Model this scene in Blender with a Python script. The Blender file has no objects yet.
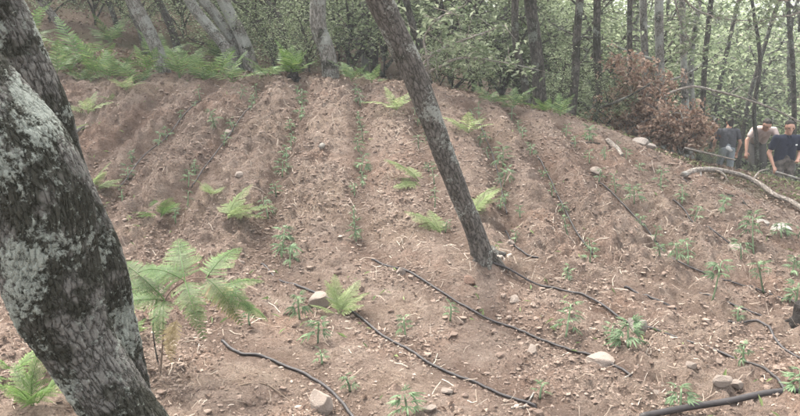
import bpy, bmesh, math, random
import numpy as np
from mathutils import Vector, Matrix, Euler

random.seed(11)
rng = np.random.default_rng(11)
R = math.radians
SC = bpy.context.scene
COL = SC.collection

# ------------------------------------------------------------------ camera, sky, sun, exposure
FPX = 695.0                      # focal length in pixels of the 800 px wide photograph
CAMZ = 1.6
PITCH = math.atan(148.0 / FPX)   # looking down a little
cam_d = bpy.data.cameras.new('camera')
cam = bpy.data.objects.new('camera', cam_d)
COL.objects.link(cam)
cam.location = (0, 0, CAMZ)
cam.rotation_euler = (R(90) - PITCH, 0, 0)
cam_d.sensor_width = 36
cam_d.lens = 36 * FPX / 800
cam_d.clip_end = 500
cam_d.clip_start = 0.05
SC.camera = cam

SUN_EL, SUN_AZ = 62.0, -40.0     # veiled sun, high, over the upper slope
world = bpy.data.worlds.new('World')
SC.world = world
world.use_nodes = True
wn = world.node_tree.nodes
wl = world.node_tree.links
bg = wn['Background']
sky = wn.new('ShaderNodeTexSky')
sky.sky_type = 'NISHITA'
sky.sun_disc = False
sky.sun_elevation = R(SUN_EL)
sky.sun_rotation = R(SUN_AZ)
sky.air_density = 1.0
sky.dust_density = 6.0
sky.ozone_density = 0.6
hsv = wn.new('ShaderNodeHueSaturation')        # a veiled, nearly colourless sky
hsv.inputs['Saturation'].default_value = 0.25
wl.new(sky.outputs[0], hsv.inputs['Color'])
wl.new(hsv.outputs[0], bg.inputs['Color'])
bg.inputs['Strength'].default_value = 0.11

sun_d = bpy.data.lights.new('sun', 'SUN')
sun_d.energy = 1.5
sun_d.angle = R(11)
sun_d.color = (1.0, 0.95, 0.87)
sun = bpy.data.objects.new('sun', sun_d)
COL.objects.link(sun)
az, el = R(SUN_AZ), R(SUN_EL)
sdir = Vector((math.sin(az) * math.cos(el), math.cos(az) * math.cos(el), math.sin(el)))
sun.rotation_euler = sdir.to_track_quat('Z', 'Y').to_euler()
sun.location = (0, 0, 30)

SC.view_settings.view_transform = 'Standard'
SC.view_settings.look = 'None'
SC.view_settings.gamma = 1
SC.view_settings.exposure = 2.86
SC.render.engine = 'CYCLES'
SC.cycles.use_denoising = True
SC.cycles.max_bounces = 4
SC.cycles.diffuse_bounces = 2
SC.cycles.use_adaptive_sampling = True
SC.cycles.adaptive_threshold = 0.02
SC.cycles.glossy_bounces = 1
SC.cycles.transmission_bounces = 3
SC.cycles.transparent_max_bounces = 4
SC.cycles.volume_bounces = 0
SC.cycles.caustics_reflective = False
SC.cycles.caustics_refractive = False

# ------------------------------------------------------------------ small tools
CP, SP = math.cos(PITCH), math.sin(PITCH)


def ray(px, py):
    u, v = (px - 400) / FPX, -(py - 208) / FPX
    return np.array([u, CP + v * SP, -SP + v * CP])


def at(px, py, D):
    """the point of the place that the photograph shows at (px, py), D metres ahead"""
    r = ray(px, py)
    return np.array([0, 0, CAMZ]) + r * (D / r[1])


def _hash(ix, iy, iz, seed):
    h = (ix * 374761393 + iy * 668265263 + iz * 2147483647 + seed * 1274126177) & 0xFFFFFFFF
    h = ((h ^ (h >> 13)) * 1274126177) & 0xFFFFFFFF
    h = h ^ (h >> 16)
    return (h & 0xFFFFFF) / float(0xFFFFFF)


def vnoise(P, seed=0):
    """smooth value noise in -1..1, P is (n, 2 or 3)"""
    P = np.asarray(P, dtype=np.float64)
    if P.shape[1] == 2:
        i = np.floor(P).astype(np.int64)
        f = P - i
        f = f * f * f * (f * (f * 6 - 15) + 10)
        z = 0
        a = _hash(i[:, 0], i[:, 1], z, seed)
        b = _hash(i[:, 0] + 1, i[:, 1], z, seed)
        c = _hash(i[:, 0], i[:, 1] + 1, z, seed)
        d = _hash(i[:, 0] + 1, i[:, 1] + 1, z, seed)
        x0 = a + (b - a) * f[:, 0]
        x1 = c + (d - c) * f[:, 0]
        return (x0 + (x1 - x0) * f[:, 1]) * 2 - 1
    i = np.floor(P).astype(np.int64)
    f = P - i
    f = f * f * (3 - 2 * f)
    out = 0
    for dz in (0, 1):
        a = _hash(i[:, 0], i[:, 1], i[:, 2] + dz, seed)
        b = _hash(i[:, 0] + 1, i[:, 1], i[:, 2] + dz, seed)
        c = _hash(i[:, 0], i[:, 1] + 1, i[:, 2] + dz, seed)
        d = _hash(i[:, 0] + 1, i[:, 1] + 1, i[:, 2] + dz, seed)
        x0 = a + (b - a) * f[:, 0]
        x1 = c + (d - c) * f[:, 0]
        s = x0 + (x1 - x0) * f[:, 1]
        out = out + s * (f[:, 2] if dz else 1 - f[:, 2])
    return out * 2 - 1


def fbm(P, octaves, seed=0, gain=0.5):
    P = np.asarray(P, dtype=np.float64)
    s, a = 0, 1.0
    for o in range(octaves):
        s = s + a * vnoise(P * (2.03 ** o) + 17.3 * o, seed + o)
        a *= gain
    return s


def mesh_np(name, V, F, mat=None, attrs=None, vec=None, smooth=False):
    """one mesh from arrays; F is (n, 3) or (n, 4) or a list of such arrays"""
    me = bpy.data.meshes.new(name)
    V = np.asarray(V, dtype=np.float32)
    Fs = F if isinstance(F, list) else [F]
    Fs = [np.asarray(f, dtype=np.int32) for f in Fs if len(f)]
    nl = sum(f.size for f in Fs)
    npoly = sum(len(f) for f in Fs)
    me.vertices.add(len(V))
    me.vertices.foreach_set('co', V.ravel())
    me.loops.add(nl)
    me.polygons.add(npoly)
    me.loops.foreach_set('vertex_index', np.concatenate([f.ravel() for f in Fs]))
    starts, tot = [], 0
    for f in Fs:
        starts.append(tot + np.arange(len(f), dtype=np.int32) * f.shape[1])
        tot += f.size
    me.polygons.foreach_set('loop_start', np.concatenate(starts).astype(np.int32))
    me.polygons.foreach_set('use_smooth', np.full(npoly, bool(smooth)))
    for k, a in (attrs or {}).items():
        at_ = me.attributes.new(k, 'FLOAT', 'POINT')
        at_.data.foreach_set('value', np.asarray(a, dtype=np.float32))
    for k, a in (vec or {}).items():
        at_ = me.attributes.new(k, 'FLOAT_VECTOR', 'POINT')
        at_.data.foreach_set('vector', np.asarray(a, dtype=np.float32).ravel())
    me.update(calc_edges=True)
    me.validate()
    if mat:
        me.materials.append(mat)
    return me


def obj(name, me, parent=None, loc=(0, 0, 0), rot=(0, 0, 0), scale=1.0):
    o = bpy.data.objects.new(name, me)
    COL.objects.link(o)
    o.location = loc
    o.rotation_euler = rot
    o.scale = (scale, scale, scale) if isinstance(scale, (int, float)) else scale
    if parent:
        o.parent = parent
    return o


def tag(o, label, cat, group=None, kind=None):
    o['label'] = label
    if cat:
        o['category'] = cat
    if group:
        o['group'] = group
    if kind:
        o['kind'] = kind
    return o


def thing(name, label, cat, loc=(0, 0, 0), rz=0.0, group=None):
    o = bpy.data.objects.new(name, None)
    COL.objects.link(o)
    o.location = tuple(loc)
    o.rotation_euler = (0, 0, rz)
    o.empty_display_size = 0.1
    return tag(o, label, cat, group)


def spline(pts, n):
    """Catmull-Rom through pts, n samples, evenly by length"""
    P = np.asarray(pts, dtype=np.float64)
    if len(P) == 2:
        t = np.linspace(0, 1, n)[:, None]
        return P[0] * (1 - t) + P[1] * t
    E = np.vstack([2 * P[0] - P[1], P, 2 * P[-1] - P[-2]])
    out = []
    for k in range(len(P) - 1):
        p0, p1, p2, p3 = E[k:k + 4]
        t = np.linspace(0, 1, 24, endpoint=False)[:, None]
        out.append(0.5 * (2 * p1 + (p2 - p0) * t + (2 * p0 - 5 * p1 + 4 * p2 - p3) * t * t + (3 * p1 - p0 - 3 * p2 + p3) * t ** 3))
    out.append(P[-1:])
    Q = np.vstack(out)
    s = np.concatenate([[0], np.cumsum(np.linalg.norm(np.diff(Q[:, :3], axis=0), axis=1))])
    u = np.linspace(0, s[-1], n)
    return np.stack([np.interp(u, s, Q[:, k]) for k in range(Q.shape[1])], axis=1)


def tube_arrays(C, rad, seg, rough=0.0, rfreq=4.0, seed=0, cap=True, flare=None):
    """C (n,3) centre line, rad (n,) radii -> V, F list, bark coordinates"""
    C = np.asarray(C, dtype=np.float64)
    n = len(C)
    T = np.gradient(C, axis=0)
    T /= np.linalg.norm(T, axis=1)[:, None] + 1e-12
    ref = np.array([0.0, 1.0, 0.0]) if abs(T[0][1]) < 0.9 else np.array([1.0, 0, 0])
    A = np.zeros_like(C)
    a = np.cross(T[0], ref)
    a /= np.linalg.norm(a)
    for k in range(n):
        a = a - T[k] * np.dot(a, T[k])
        a /= np.linalg.norm(a)
        A[k] = a
    B = np.cross(T, A)
    th = np.linspace(0, 2 * math.pi, seg, endpoint=False)
    L = np.concatenate([[0], np.cumsum(np.linalg.norm(np.diff(C, axis=0), axis=1))])
    rad = np.broadcast_to(np.asarray(rad, dtype=np.float64), (n,))
    ct, st = np.cos(th), np.sin(th)
    bk = np.stack([np.outer(rad, ct).ravel(), np.outer(rad, st).ravel(), np.repeat(L, seg)], axis=1)
    rr = np.repeat(rad, seg)
    if rough:
        rr = rr * (1 + rough * fbm(bk * np.array([rfreq, rfreq, rfreq * 0.45]) + seed * 3.1, 3, seed))
    if flare is not None:       # root swellings near the base
        k = np.exp(-np.repeat(L, seg) / flare[0])
        rr = rr * (1 + k * (flare[1] + flare[2] * np.sin(np.tile(th, n) * 4 + seed)))
    D = np.repeat(A, seg, 0) * np.tile(ct, n)[:, None] + np.repeat(B, seg, 0) * np.tile(st, n)[:, None]
    V = np.repeat(C, seg, 0) + D * rr[:, None]
    i = np.arange(n - 1)[:, None] * seg
    j = np.arange(seg)[None, :]
    j2 = (j + 1) % seg
    F = np.stack([i + j, i + j2, i + seg + j2, i + seg + j], axis=2).reshape(-1, 4)
    Fs = [F]
    if cap:
        V = np.vstack([V, C[:1], C[-1:]])
        bk = np.vstack([bk, [[0, 0, 0]], [[0, 0, L[-1]]]])
        c0, c1 = n * seg, n * seg + 1
        jj = np.arange(seg)
        j3 = (jj + 1) % seg
        Fs.append(np.vstack([np.stack([np.full(seg, c0), j3, jj], 1),
                             np.stack([np.full(seg, c1), (n - 1) * seg + jj, (n - 1) * seg + j3], 1)]))
    return V, Fs, bk


def tube(name, C, rad, seg, mat, **kw):
    V, F, bk = tube_arrays(C, rad, seg, **kw)
    return mesh_np(name, V, F, mat, vec={'bk': bk}, smooth=True)


def join_arrays(parts):
    """[(V, Flist, attr dict)] -> V, [tris, quads], attr"""
    Vs, T, Q, at_, off = [], [], [], {}, 0
    for V, Fs, A in parts:
        Vs.append(V)
        for f in (Fs if isinstance(Fs, list) else [Fs]):
            f = np.asarray(f)
            if len(f):
                (T if f.shape[1] == 3 else Q).append(f + off)
        for k, v in A.items():
            at_.setdefault(k, []).append(v)
        off += len(V)
    F = []
    if T:
        F.append(np.vstack(T))
    if Q:
        F.append(np.vstack(Q))
    return np.vstack(Vs), F, {k: np.concatenate(v) for k, v in at_.items()}


# ------------------------------------------------------------------ materials
def new_mat(name):
    m = bpy.data.materials.new(name)
    m.use_nodes = True
    nt = m.node_tree
    b = nt.nodes['Principled BSDF']
    b.inputs['Specular IOR Level'].default_value = 0.2
    return m, nt.nodes, nt.links, b


def ramp(nodes, stops, interp='LINEAR'):
    r = nodes.new('ShaderNodeValToRGB')
    r.color_ramp.interpolation = interp
    e = r.color_ramp.elements
    while len(e) < len(stops):
        e.new(0.5)
    for k, (p, c) in enumerate(stops):
        e[k].position = p
        e[k].color = (c[0], c[1], c[2], 1) if not isinstance(c, (int, float)) else (c, c, c, 1)
    return r


def noise_node(nodes, links, vec, scale, detail=4, rough=0.55, dist=0.0):
    n = nodes.new('ShaderNodeTexNoise')
    n.inputs['Scale'].default_value = scale
    n.inputs['Detail'].default_value = detail
    n.inputs['Roughness'].default_value = rough
    n.inputs['Distortion'].default_value = dist
    if vec is not None:
        links.new(vec, n.inputs['Vector'])
    return n


def mixc(nodes, links, fac, a, b, mode='MIX'):
    m = nodes.new('ShaderNodeMix')
    m.data_type = 'RGBA'
    m.blend_type = mode
    for sock, v in ((m.inputs['Factor'], fac), (m.inputs['A'], a), (m.inputs['B'], b)):
        if hasattr(v, 'links') or isinstance(v, bpy.types.NodeSocket):
            links.new(v, sock)
        elif isinstance(v, (int, float)):
            sock.default_value = v
        else:
            sock.default_value = (v[0], v[1], v[2], 1)
    return m.outputs['Result']


def mathn(nodes, links, op, a, b=0.0, clamp=False):
    m = nodes.new('ShaderNodeMath')
    m.operation = op
    m.use_clamp = clamp
    for k, v in enumerate((a, b)):
        if isinstance(v, bpy.types.NodeSocket):
            links.new(v, m.inputs[k])
        else:
            m.inputs[k].default_value = v
    return m.outputs[0]


def bump(nodes, links, b, height, dist, strength=1.0):
    n = nodes.new('ShaderNodeBump')
    n.inputs['Distance'].default_value = dist
    n.inputs['Strength'].default_value = strength
    links.new(height, n.inputs['Height'])
    links.new(n.outputs[0], b.inputs['Normal'])
    return n


def bark_mat(name, crev, plate, lichen, lichen_amt, moss_amt, sc=1.0, disp=0.0, pale_base=0.0, moss=(.022, .022, .014)):
    m, N, L, b = new_mat(name)
    a = N.new('ShaderNodeAttribute')
    a.attribute_name = 'bk'
    mp = N.new('ShaderNodeMapping')
    mp.inputs['Scale'].default_value = (1, 1, 0.36)
    oi = N.new('ShaderNodeObjectInfo')
    add = N.new('ShaderNodeVectorMath')
    add.operation = 'ADD'
    sc3 = N.new('ShaderNodeVectorMath')
    sc3.operation = 'SCALE'
    sc3.inputs[0].default_value = (13, 7, 5)
    L.new(oi.outputs['Random'], sc3.inputs['Scale'])
    L.new(a.outputs['Vector'], add.inputs[0])
    L.new(sc3.outputs[0], add.inputs[1])
    L.new(add.outputs[0], mp.inputs['Vector'])
    # warp
    nz = noise_node(N, L, mp.outputs[0], 10 * sc, 4, 0.65)
    wv = N.new('ShaderNodeVectorMath')
    wv.operation = 'SCALE'
    wv.inputs['Scale'].default_value = 0.14 / sc
    L.new(nz.outputs['Color'], wv.inputs[0])
    ad2 = N.new('ShaderNodeVectorMath')
    ad2.operation = 'ADD'
    L.new(mp.outputs[0], ad2.inputs[0])
    L.new(wv.outputs[0], ad2.inputs[1])
    vo = N.new('ShaderNodeTexVoronoi')
    vo.feature = 'DISTANCE_TO_EDGE'
    vo.inputs['Scale'].default_value = 21 * sc
    L.new(ad2.outputs[0], vo.inputs['Vector'])
    vo2 = N.new('ShaderNodeTexVoronoi')
    vo2.inputs['Scale'].default_value = 21 * sc
    L.new(ad2.outputs[0], vo2.inputs['Vector'])
    vr = ramp(N, [(0.0, 0), (0.07, 0.55), (0.26, 1.0)])
    L.new(vo.outputs['Distance'], vr.inputs[0])
    fine = noise_node(N, L, add.outputs[0], 90 * sc, 5, 0.7)
    mid = noise_node(N, L, add.outputs[0], 30 * sc, 4, 0.65)
    h = mathn(N, L, 'ADD', mathn(N, L, 'MULTIPLY', vr.outputs[0], 0.62), mathn(N, L, 'MULTIPLY', fine.outputs[0], 0.32))
    h = mathn(N, L, 'ADD', h, mathn(N, L, 'MULTIPLY', mid.outputs[0], 0.35))
    col = mixc(N, L, vr.outputs[0], crev, plate)
    cr = ramp(N, [(0.25, .55), (0.7, 1.25)])
    L.new(mid.outputs[0], cr.inputs[0])
    col = mixc(N, L, 0.8, col, cr.outputs[0], 'MULTIPLY')
    c2 = ramp(N, [(0.0, .75), (1.0, 1.15)])
    L.new(vo2.outputs['Color'], c2.inputs[0])
    col = mixc(N, L, 0.7, col, c2.outputs[0], 'MULTIPLY')
    # moss, dark blotches
    if moss_amt:
        big = noise_node(N, L, add.outputs[0], 5.2, 4, 0.62, 0.4)
        mr = ramp(N, [(0.60 - moss_amt * 0.25, 0), (0.67 - moss_amt * 0.25, 1)])
        L.new(big.outputs[0], mr.inputs[0])
        col = mixc(N, L, mathn(N, L, 'MULTIPLY', mr.outputs[0], 0.85), col, moss)
    # lichen: clumped crusts with a broken edge
    lb = noise_node(N, L, add.outputs[0], 4.0, 3, 0.6)
    lf = noise_node(N, L, add.outputs[0], 55, 5, 0.75)
    ls = mathn(N, L, 'ADD', mathn(N, L, 'MULTIPLY', lb.outputs[0], 0.68), mathn(N, L, 'MULTIPLY', lf.outputs[0], 0.50))
    lr = ramp(N, [(0.69 - lichen_amt * 0.25, 0), (0.735 - lichen_amt * 0.25, 1)])
    L.new(ls, lr.inputs[0])
    lc = ramp(N, [(0.3, [x * .55 for x in lichen]), (0.7, lichen)])
    L.new(fine.outputs[0], lc.inputs[0])
    col = mixc(N, L, mathn(N, L, 'MULTIPLY', lr.outputs[0], 0.85), col, lc.outputs[0])
    h = mathn(N, L, 'ADD', h, mathn(N, L, 'MULTIPLY', lr.outputs[0], 0.25))
    L.new(col, b.inputs['Base Color'])
    b.inputs['Roughness'].default_value = 0.92
    if disp:
        d = N.new('ShaderNodeDisplacement')
        d.inputs['Scale'].default_value = disp
        d.inputs['Midlevel'].default_value = 0.6
        L.new(h, d.inputs['Height'])
        L.new(d.outputs[0], N['Material Output'].inputs['Displacement'])
        m.displacement_method = 'BOTH'
    else:
        bump(N, L, b, h, 0.02 / sc)
    return m


def leaf_mat(name, stops, trans=0.35, tint=0.25, rough=0.55, sat_noise=True):
    """foliage: colour by the leaf's own random value, light through the blade"""
    m, N, L, b = new_mat(name)
    a = N.new('ShaderNodeAttribute')
    a.attribute_name = 'rnd'
    r = ramp(N, stops)
    L.new(a.outputs['Fac'], r.inputs[0])
    oi = N.new('ShaderNodeObjectInfo')
    v = ramp(N, [(0, 1 - tint), (1, 1 + tint)])
    L.new(oi.outputs['Random'], v.inputs[0])
    col = mixc(N, L, 1.0, r.outputs[0], v.outputs[0], 'MULTIPLY')
    L.new(col, b.inputs['Base Color'])
    b.inputs['Roughness'].default_value = rough
    t = N.new('ShaderNodeBsdfTranslucent')
    L.new(col, t.inputs['Color'])
    mx = N.new('ShaderNodeMixShader')
    mx.inputs[0].default_value = trans
    L.new(b.outputs[0], mx.inputs[1])
    L.new(t.outputs[0], mx.inputs[2])
    L.new(mx.outputs[0], N['Material Output'].inputs['Surface'])
    return m


def plain_mat(name, c, rough=0.8, var=0.15, scale=30.0, bmp=0.0, spec=0.2):
    m, N, L, b = new_mat(name)
    tc = N.new('ShaderNodeTexCoord')
    n = noise_node(N, L, tc.outputs['Object'], scale, 5, 0.65)
    r = ramp(N, [(0.3, [x * (1 - var) for x in c]), (0.7, [min(1, x * (1 + var)) for x in c])])
    L.new(n.outputs[0], r.inputs[0])
    L.new(r.outputs[0], b.inputs['Base Color'])
    b.inputs['Roughness'].default_value = rough
    b.inputs['Specular IOR Level'].default_value = spec
    if bmp:
        bump(N, L, b, n.outputs[0], bmp)
    return m


def soil_mat():
    m, N, L, b = new_mat('soil')
    tc = N.new('ShaderNodeTexCoord')
    P = tc.outputs['Object']
    big = noise_node(N, L, P, 1.1, 4, 0.6)
    mid = noise_node(N, L, P, 7, 5, 0.65)
    fine = noise_node(N, L, P, 45, 6, 0.72)
    vfine = noise_node(N, L, P, 130, 5, 0.8)
    crumb = N.new('ShaderNodeTexVoronoi')
    crumb.inputs['Scale'].default_value = 48
    crumb.inputs['Randomness'].default_value = 1
    wob_ = N.new('ShaderNodeMix')
    wob_.data_type = 'VECTOR'
    wob_.inputs['Factor'].default_value = .06
    L.new(P, wob_.inputs['A'])
    L.new(fine.outputs['Color'], wob_.inputs['B'])
    L.new(wob_.outputs['Result'], crumb.inputs['Vector'])
    c1 = ramp(N, [(0.34, (.15, .105, .083)), (0.50, (.305, .23, .183)), (0.70, (.425, .345, .285))])
    s = mathn(N, L, 'ADD', mathn(N, L, 'MULTIPLY', mid.outputs[0], 0.5), mathn(N, L, 'MULTIPLY', fine.outputs[0], 0.5))
    L.new(s, c1.inputs[0])
    # paler dry straw-coloured crust in large patches, redder earth elsewhere
    c2 = ramp(N, [(0.36, (1.04, .95, .90)), (0.5, (1, 1, 1)), (0.66, (1.06, 1.05, 1.0))])
    L.new(big.outputs[0], c2.inputs[0])
    col = mixc(N, L, 1.0, c1.outputs[0], c2.outputs[0], 'MULTIPLY')
    c3 = ramp(N, [(0.34, .45), (0.5, 1.0), (0.68, 1.55)])
    L.new(vfine.outputs[0], c3.inputs[0])
    col = mixc(N, L, 0.8, col, c3.outputs[0], 'MULTIPLY')
    # furrow shadow painted into the colour: beds darkened along the tilled rows
    fu = N.new('ShaderNodeAttribute')
    fu.attribute_name = 'furrow'
    col = mixc(N, L, mathn(N, L, 'MULTIPLY', fu.outputs['Fac'], 0.7), col, (.15, .103, .08))
    # forest floor off the plot: brown-grey litter
    pl = N.new('ShaderNodeAttribute')
    pl.attribute_name = 'plot'
    lit = ramp(N, [(0.3, (.07, .05, .036)), (0.5, (.16, .115, .085)), (0.7, (.26, .20, .15))])
    L.new(fine.outputs[0], lit.inputs[0])
    gr = noise_node(N, L, P, 0.45, 4, 0.6)
    grr = ramp(N, [(0.45, 0), (0.6, 1)])
    L.new(gr.outputs[0], grr.inputs[0])
    lit2 = mixc(N, L, mathn(N, L, 'MULTIPLY', grr.outputs[0], 0.6), lit.outputs[0], (.075, .085, .04))
    col = mixc(N, L, pl.outputs['Fac'], lit2, col)
    L.new(col, b.inputs['Base Color'])
    b.inputs['Roughness'].default_value = 0.97
    b.inputs['Specular IOR Level'].default_value = 0.1
    h = mathn(N, L, 'ADD', mathn(N, L, 'MULTIPLY', fine.outputs[0], 1.0), mathn(N, L, 'MULTIPLY', vfine.outputs[0], 0.5))
    h = mathn(N, L, 'SUBTRACT', h, mathn(N, L, 'MULTIPLY', crumb.outputs['Distance'], 0.45))
    bump(N, L, b, h, 0.06)
    return m


M = {}
M['soil'] = soil_mat()
M['bark_near'] = bark_mat('bark_near', (.055, .05, .043), (.155, .147, .132), (.35, .375, .325), 0.29, 0.66, 2.7, disp=0.011)
M['bark_lean'] = bark_mat('bark_lean', (.03, .026, .022), (.125, .112, .098), (.33, .34, .30), 0.32, 0.1, 1.9, disp=0.007)
M['bark_pale'] = bark_mat('bark_pale', (.08, .07, .058), (.23, .215, .19), (.36, .37, .33), 0.45, 0.2, 1.3)
M['bark_dark'] = bark_mat('bark_dark', (.022, .02, .017), (.10, .09, .076), (.22, .24, .2), 0.20, 0.3, 1.4)
M['bark_dead'] = bark_mat('bark_dead', (.12, .10, .085), (.34, .295, .25), (.42, .41, .37), 0.3, 0.0, 1.8)
M['char'] = plain_mat('char', (.018, .015, .013), 0.9, 0.5, 40, 0.02)
M['oak_leaf'] = leaf_mat('oak_leaf', [(0, (.055, .075, .035)), (.5, (.10, .135, .065)), (.85, (.17, .205, .11)), (1, (.27, .29, .19))], 0.35, 0.22)
M['oak_leaf_pale'] = leaf_mat('oak_leaf_pale', [(0, (.10, .13, .07)), (.5, (.18, .22, .13)), (1, (.36, .39, .27))], 0.4, 0.2)
M['understory'] = leaf_mat('understory', [(0, (.08, .10, .06)), (.5, (.165, .21, .11)), (1, (.37, .41, .27))], 0.45, 0.3)
M['dead_leaf'] = leaf_mat('dead_leaf', [(0, (.16, .095, .07)), (.5, (.30, .20, .145)), (1, (.46, .35, .265))], 0.25, 0.1)
M['litter'] = leaf_mat('litter', [(0, (.08, .052, .038)), (.4, (.155, .108, .082)), (.85, (.235, .175, .135)), (1, (.36, .285, .225))], 0.1, 0.0, 0.9)
M['straw'] = leaf_mat('straw', [(0, (.16, .12, .09)), (.55, (.32, .26, .205)), (1, (.52, .45, .37))], 0.1, 0.0, 0.9)
M['fern'] = leaf_mat('fern', [(0, (.06, .105, .03)), (.5, (.115, .19, .055)), (1, (.21, .28, .09))], 0.4, 0.25)
M['fern_pale'] = leaf_mat('fern_pale', [(0, (.15, .205, .08)), (.5, (.24, .295, .13)), (1, (.36, .40, .20))], 0.4, 0.2)
M['fern_deep'] = leaf_mat('fern_deep', [(0, (.05, .095, .03)), (.5, (.095, .165, .05)), (1, (.19, .25, .085))], 0.4, 0.3)
M['fern_dim'] = leaf_mat('fern_dim', [(0, (.07, .12, .045)), (.5, (.125, .19, .075)), (1, (.22, .27, .115))], 0.35, 0.25)
M['fern_dry'] = leaf_mat('fern_dry', [(0, (.20, .15, .06)), (.5, (.33, .265, .125)), (1, (.44, .38, .21))], 0.3, 0.1)
M['seedling'] = leaf_mat('seedling', [(0, (.11, .165, .085)), (.5, (.18, .255, .145)), (1, (.28, .36, .22))], 0.35, 0.35)
M['herb'] = leaf_mat('herb', [(0, (.09, .13, .05)), (.5, (.16, .21, .085)), (1, (.27, .32, .14))], 0.35, 0.2)
M['hose'] = plain_mat('hose', (.035, .03, .029), 0.6, 0.35, 30, 0.0, 0.35)
M['stone'] = plain_mat('stone', (.47, .385, .325), 0.9, 0.25, 16, 0.03)
M['stone_grey'] = plain_mat('stone_grey', (.36, .31, .27), 0.9, 0.3, 14, 0.03)
M['stone_pale'] = plain_mat('stone_pale', (.46, .42, .37), 0.9, 0.25, 12, 0.03)
M['clod'] = plain_mat('clod', (.25, .165, .125), 0.97, 0.35, 9, 0.02)
M['wood_fresh'] = plain_mat('wood_fresh', (.52, .40, .29), 0.85, 0.25, 30, 0.01)
M['skin'] = plain_mat('skin', (.45, .26, .19), 0.55, 0.08, 40)
M['hair'] = plain_mat('hair', (.025, .018, .014), 0.6, 0.3, 90, 0.01)
M['camo'] = plain_mat('camo', (.10, .085, .075), .9, .8, 14, .01)
M['navy'] = plain_mat('navy', (.014, .018, .036), 0.85, 0.25, 25, 0.015)
M['charcoal'] = plain_mat('charcoal', (.075, .075, .085), 0.9, 0.25, 25, 0.015)
M['pink_white'] = plain_mat('pink_white', (.44, .355, .33), 0.9, 0.08, 20, 0.015)
M['denim'] = plain_mat('denim', (.25, .28, .30), 0.9, 0.2, 30, 0.01)
M['white_cloth'] = plain_mat('white_cloth', (.72, .72, .72), 0.9, 0.06, 30)
M['trouser_dark'] = plain_mat('trouser_dark', (.07, .065, .06), 0.9, 0.25, 25, 0.01)
M['shoe'] = plain_mat('shoe', (.05, .04, .035), 0.7, 0.2, 25)

# ------------------------------------------------------------------ terrain
CTRL_PX = [
    (0, 416, 3.1), (200, 416, 3.1), (400, 416, 3.1), (600, 416, 3.1), (800, 416, 3.05),
    (100, 330, 4.0), (300, 330, 4.05), (500, 330, 4.1), (700, 330, 4.2), (800, 330, 4.3),
    (100, 262, 4.9), (300, 262, 5.0), (485, 262, 5.0), (650, 262, 5.3), (800, 262, 5.7),
    (60, 200, 5.9), (250, 200, 6.0), (400, 200, 6.1), (550, 200, 6.3), (680, 200, 6.8), (800, 212, 8.0),
    (100, 150, 7.0), (300, 150, 7.1), (450, 150, 7.2), (580, 150, 7.6), (660, 160, 8.3), (730, 180, 8.6),
    (80, 110, 7.9), (250, 110, 8.0), (400, 110, 8.2), (520, 115, 8.6),
    (60, 78, 9.2), (200, 78, 9.2), (330, 82, 9.1), (420, 88, 9.1), (500, 103, 9.2), (560, 115, 9.3), (620, 133, 9.4),
    (680, 158, 9.5), (740, 172, 9.6), (800, 186, 9.8)]
CTRL_W = [
    (-5.2, 12, 1.95), (-8, 16, 3.0), (-4, 20, 2.9), (-15, 25, 5.5), (-25, 40, 9.5), (-2.2, 12, 1.4),
    (0, 11.5, 1.12), (0, 15, 1.2), (0, 22, 2.2), (0, 35, 4), (0, 60, 7), (2.2, 12, .65), (4, 12, -.1), (4, 15, -.5),
    (6.4, 11.6, -.95), (7.25, 13, -1.2), (8.1, 15.5, -1.22), (8.05, 17, -1.62), (9.5, 22, -2), (15, 30, -.2), (25, 45, .5), (40, 60, 2), (20, 60, 3), (60, 40, -1),
    (0, 0, 0), (-4, 0, .1), (4, 0, -.15), (0, -8, -1.2), (-15, 0, 1.5), (15, 0, -2.5), (12, 8, -2.0), (-12, 10, 2.2),
    (-9, 5, 1.1), (9, 5, -.9), (-40, -30, 0), (40, -30, -6), (-60, 20, 8), (60, 0, -4), (-40, 70, 17), (70, 80, 3), (0, 90, 9), (0, -40, -4),
    (-70, 90, 18), (90, 90, 3), (90, -40, -6), (-90, -40, 2), (-90, 40, 12)]
_cp = np.array([at(*c) for c in CTRL_PX] + [np.array(c) for c in CTRL_W], dtype=np.float64)


def _tps(r2):
    return np.where(r2 > 1e-12, 0.5 * r2 * np.log(r2 + 1e-20), 0)


_n = len(_cp)
_d2 = ((_cp[:, None, :2] - _cp[None, :, :2]) ** 2).sum(2)
_K = _tps(_d2) + np.eye(_n) * 0.02
_Pm = np.hstack([np.ones((_n, 1)), _cp[:, :2]])
_A = np.zeros((_n + 3, _n + 3))
_A[:_n, :_n] = _K
_A[:_n, _n:] = _Pm
_A[_n:, :_n] = _Pm.T
_w = np.linalg.solve(_A, np.concatenate([_cp[:, 2], np.zeros(3)]))


def base_h(x, y):
    x = np.asarray(x, dtype=np.float64).ravel()
    y = np.asarray(y, dtype=np.float64).ravel()
    out = np.empty_like(x)
    for s in range(0, len(x), 40000):
        xs, ys = x[s:s + 40000], y[s:s + 40000]
        d2 = (xs[:, None] - _cp[None, :, 0]) ** 2 + (ys[:, None] - _cp[None, :, 1]) ** 2
        out[s:s + 40000] = _tps(d2) @ _w[:_n] + _w[_n] + _w[_n + 1] * xs + _w[_n + 2] * ys
    return out


_tt = np.concatenate([np.linspace(2.0, 12, 600)])


def hit_base(px, py):
    r = ray(px, py)
    p = np.array([0, 0, CAMZ]) + r[None, :] * (_tt[:, None] / r[1])
    dz = p[:, 2] - base_h(p[:, 0], p[:, 1])
    k = np.argmax(dz < 0)
    if dz[k] >= 0:
        k = int(np.argmin(dz))
    return p[k, :2]


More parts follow.
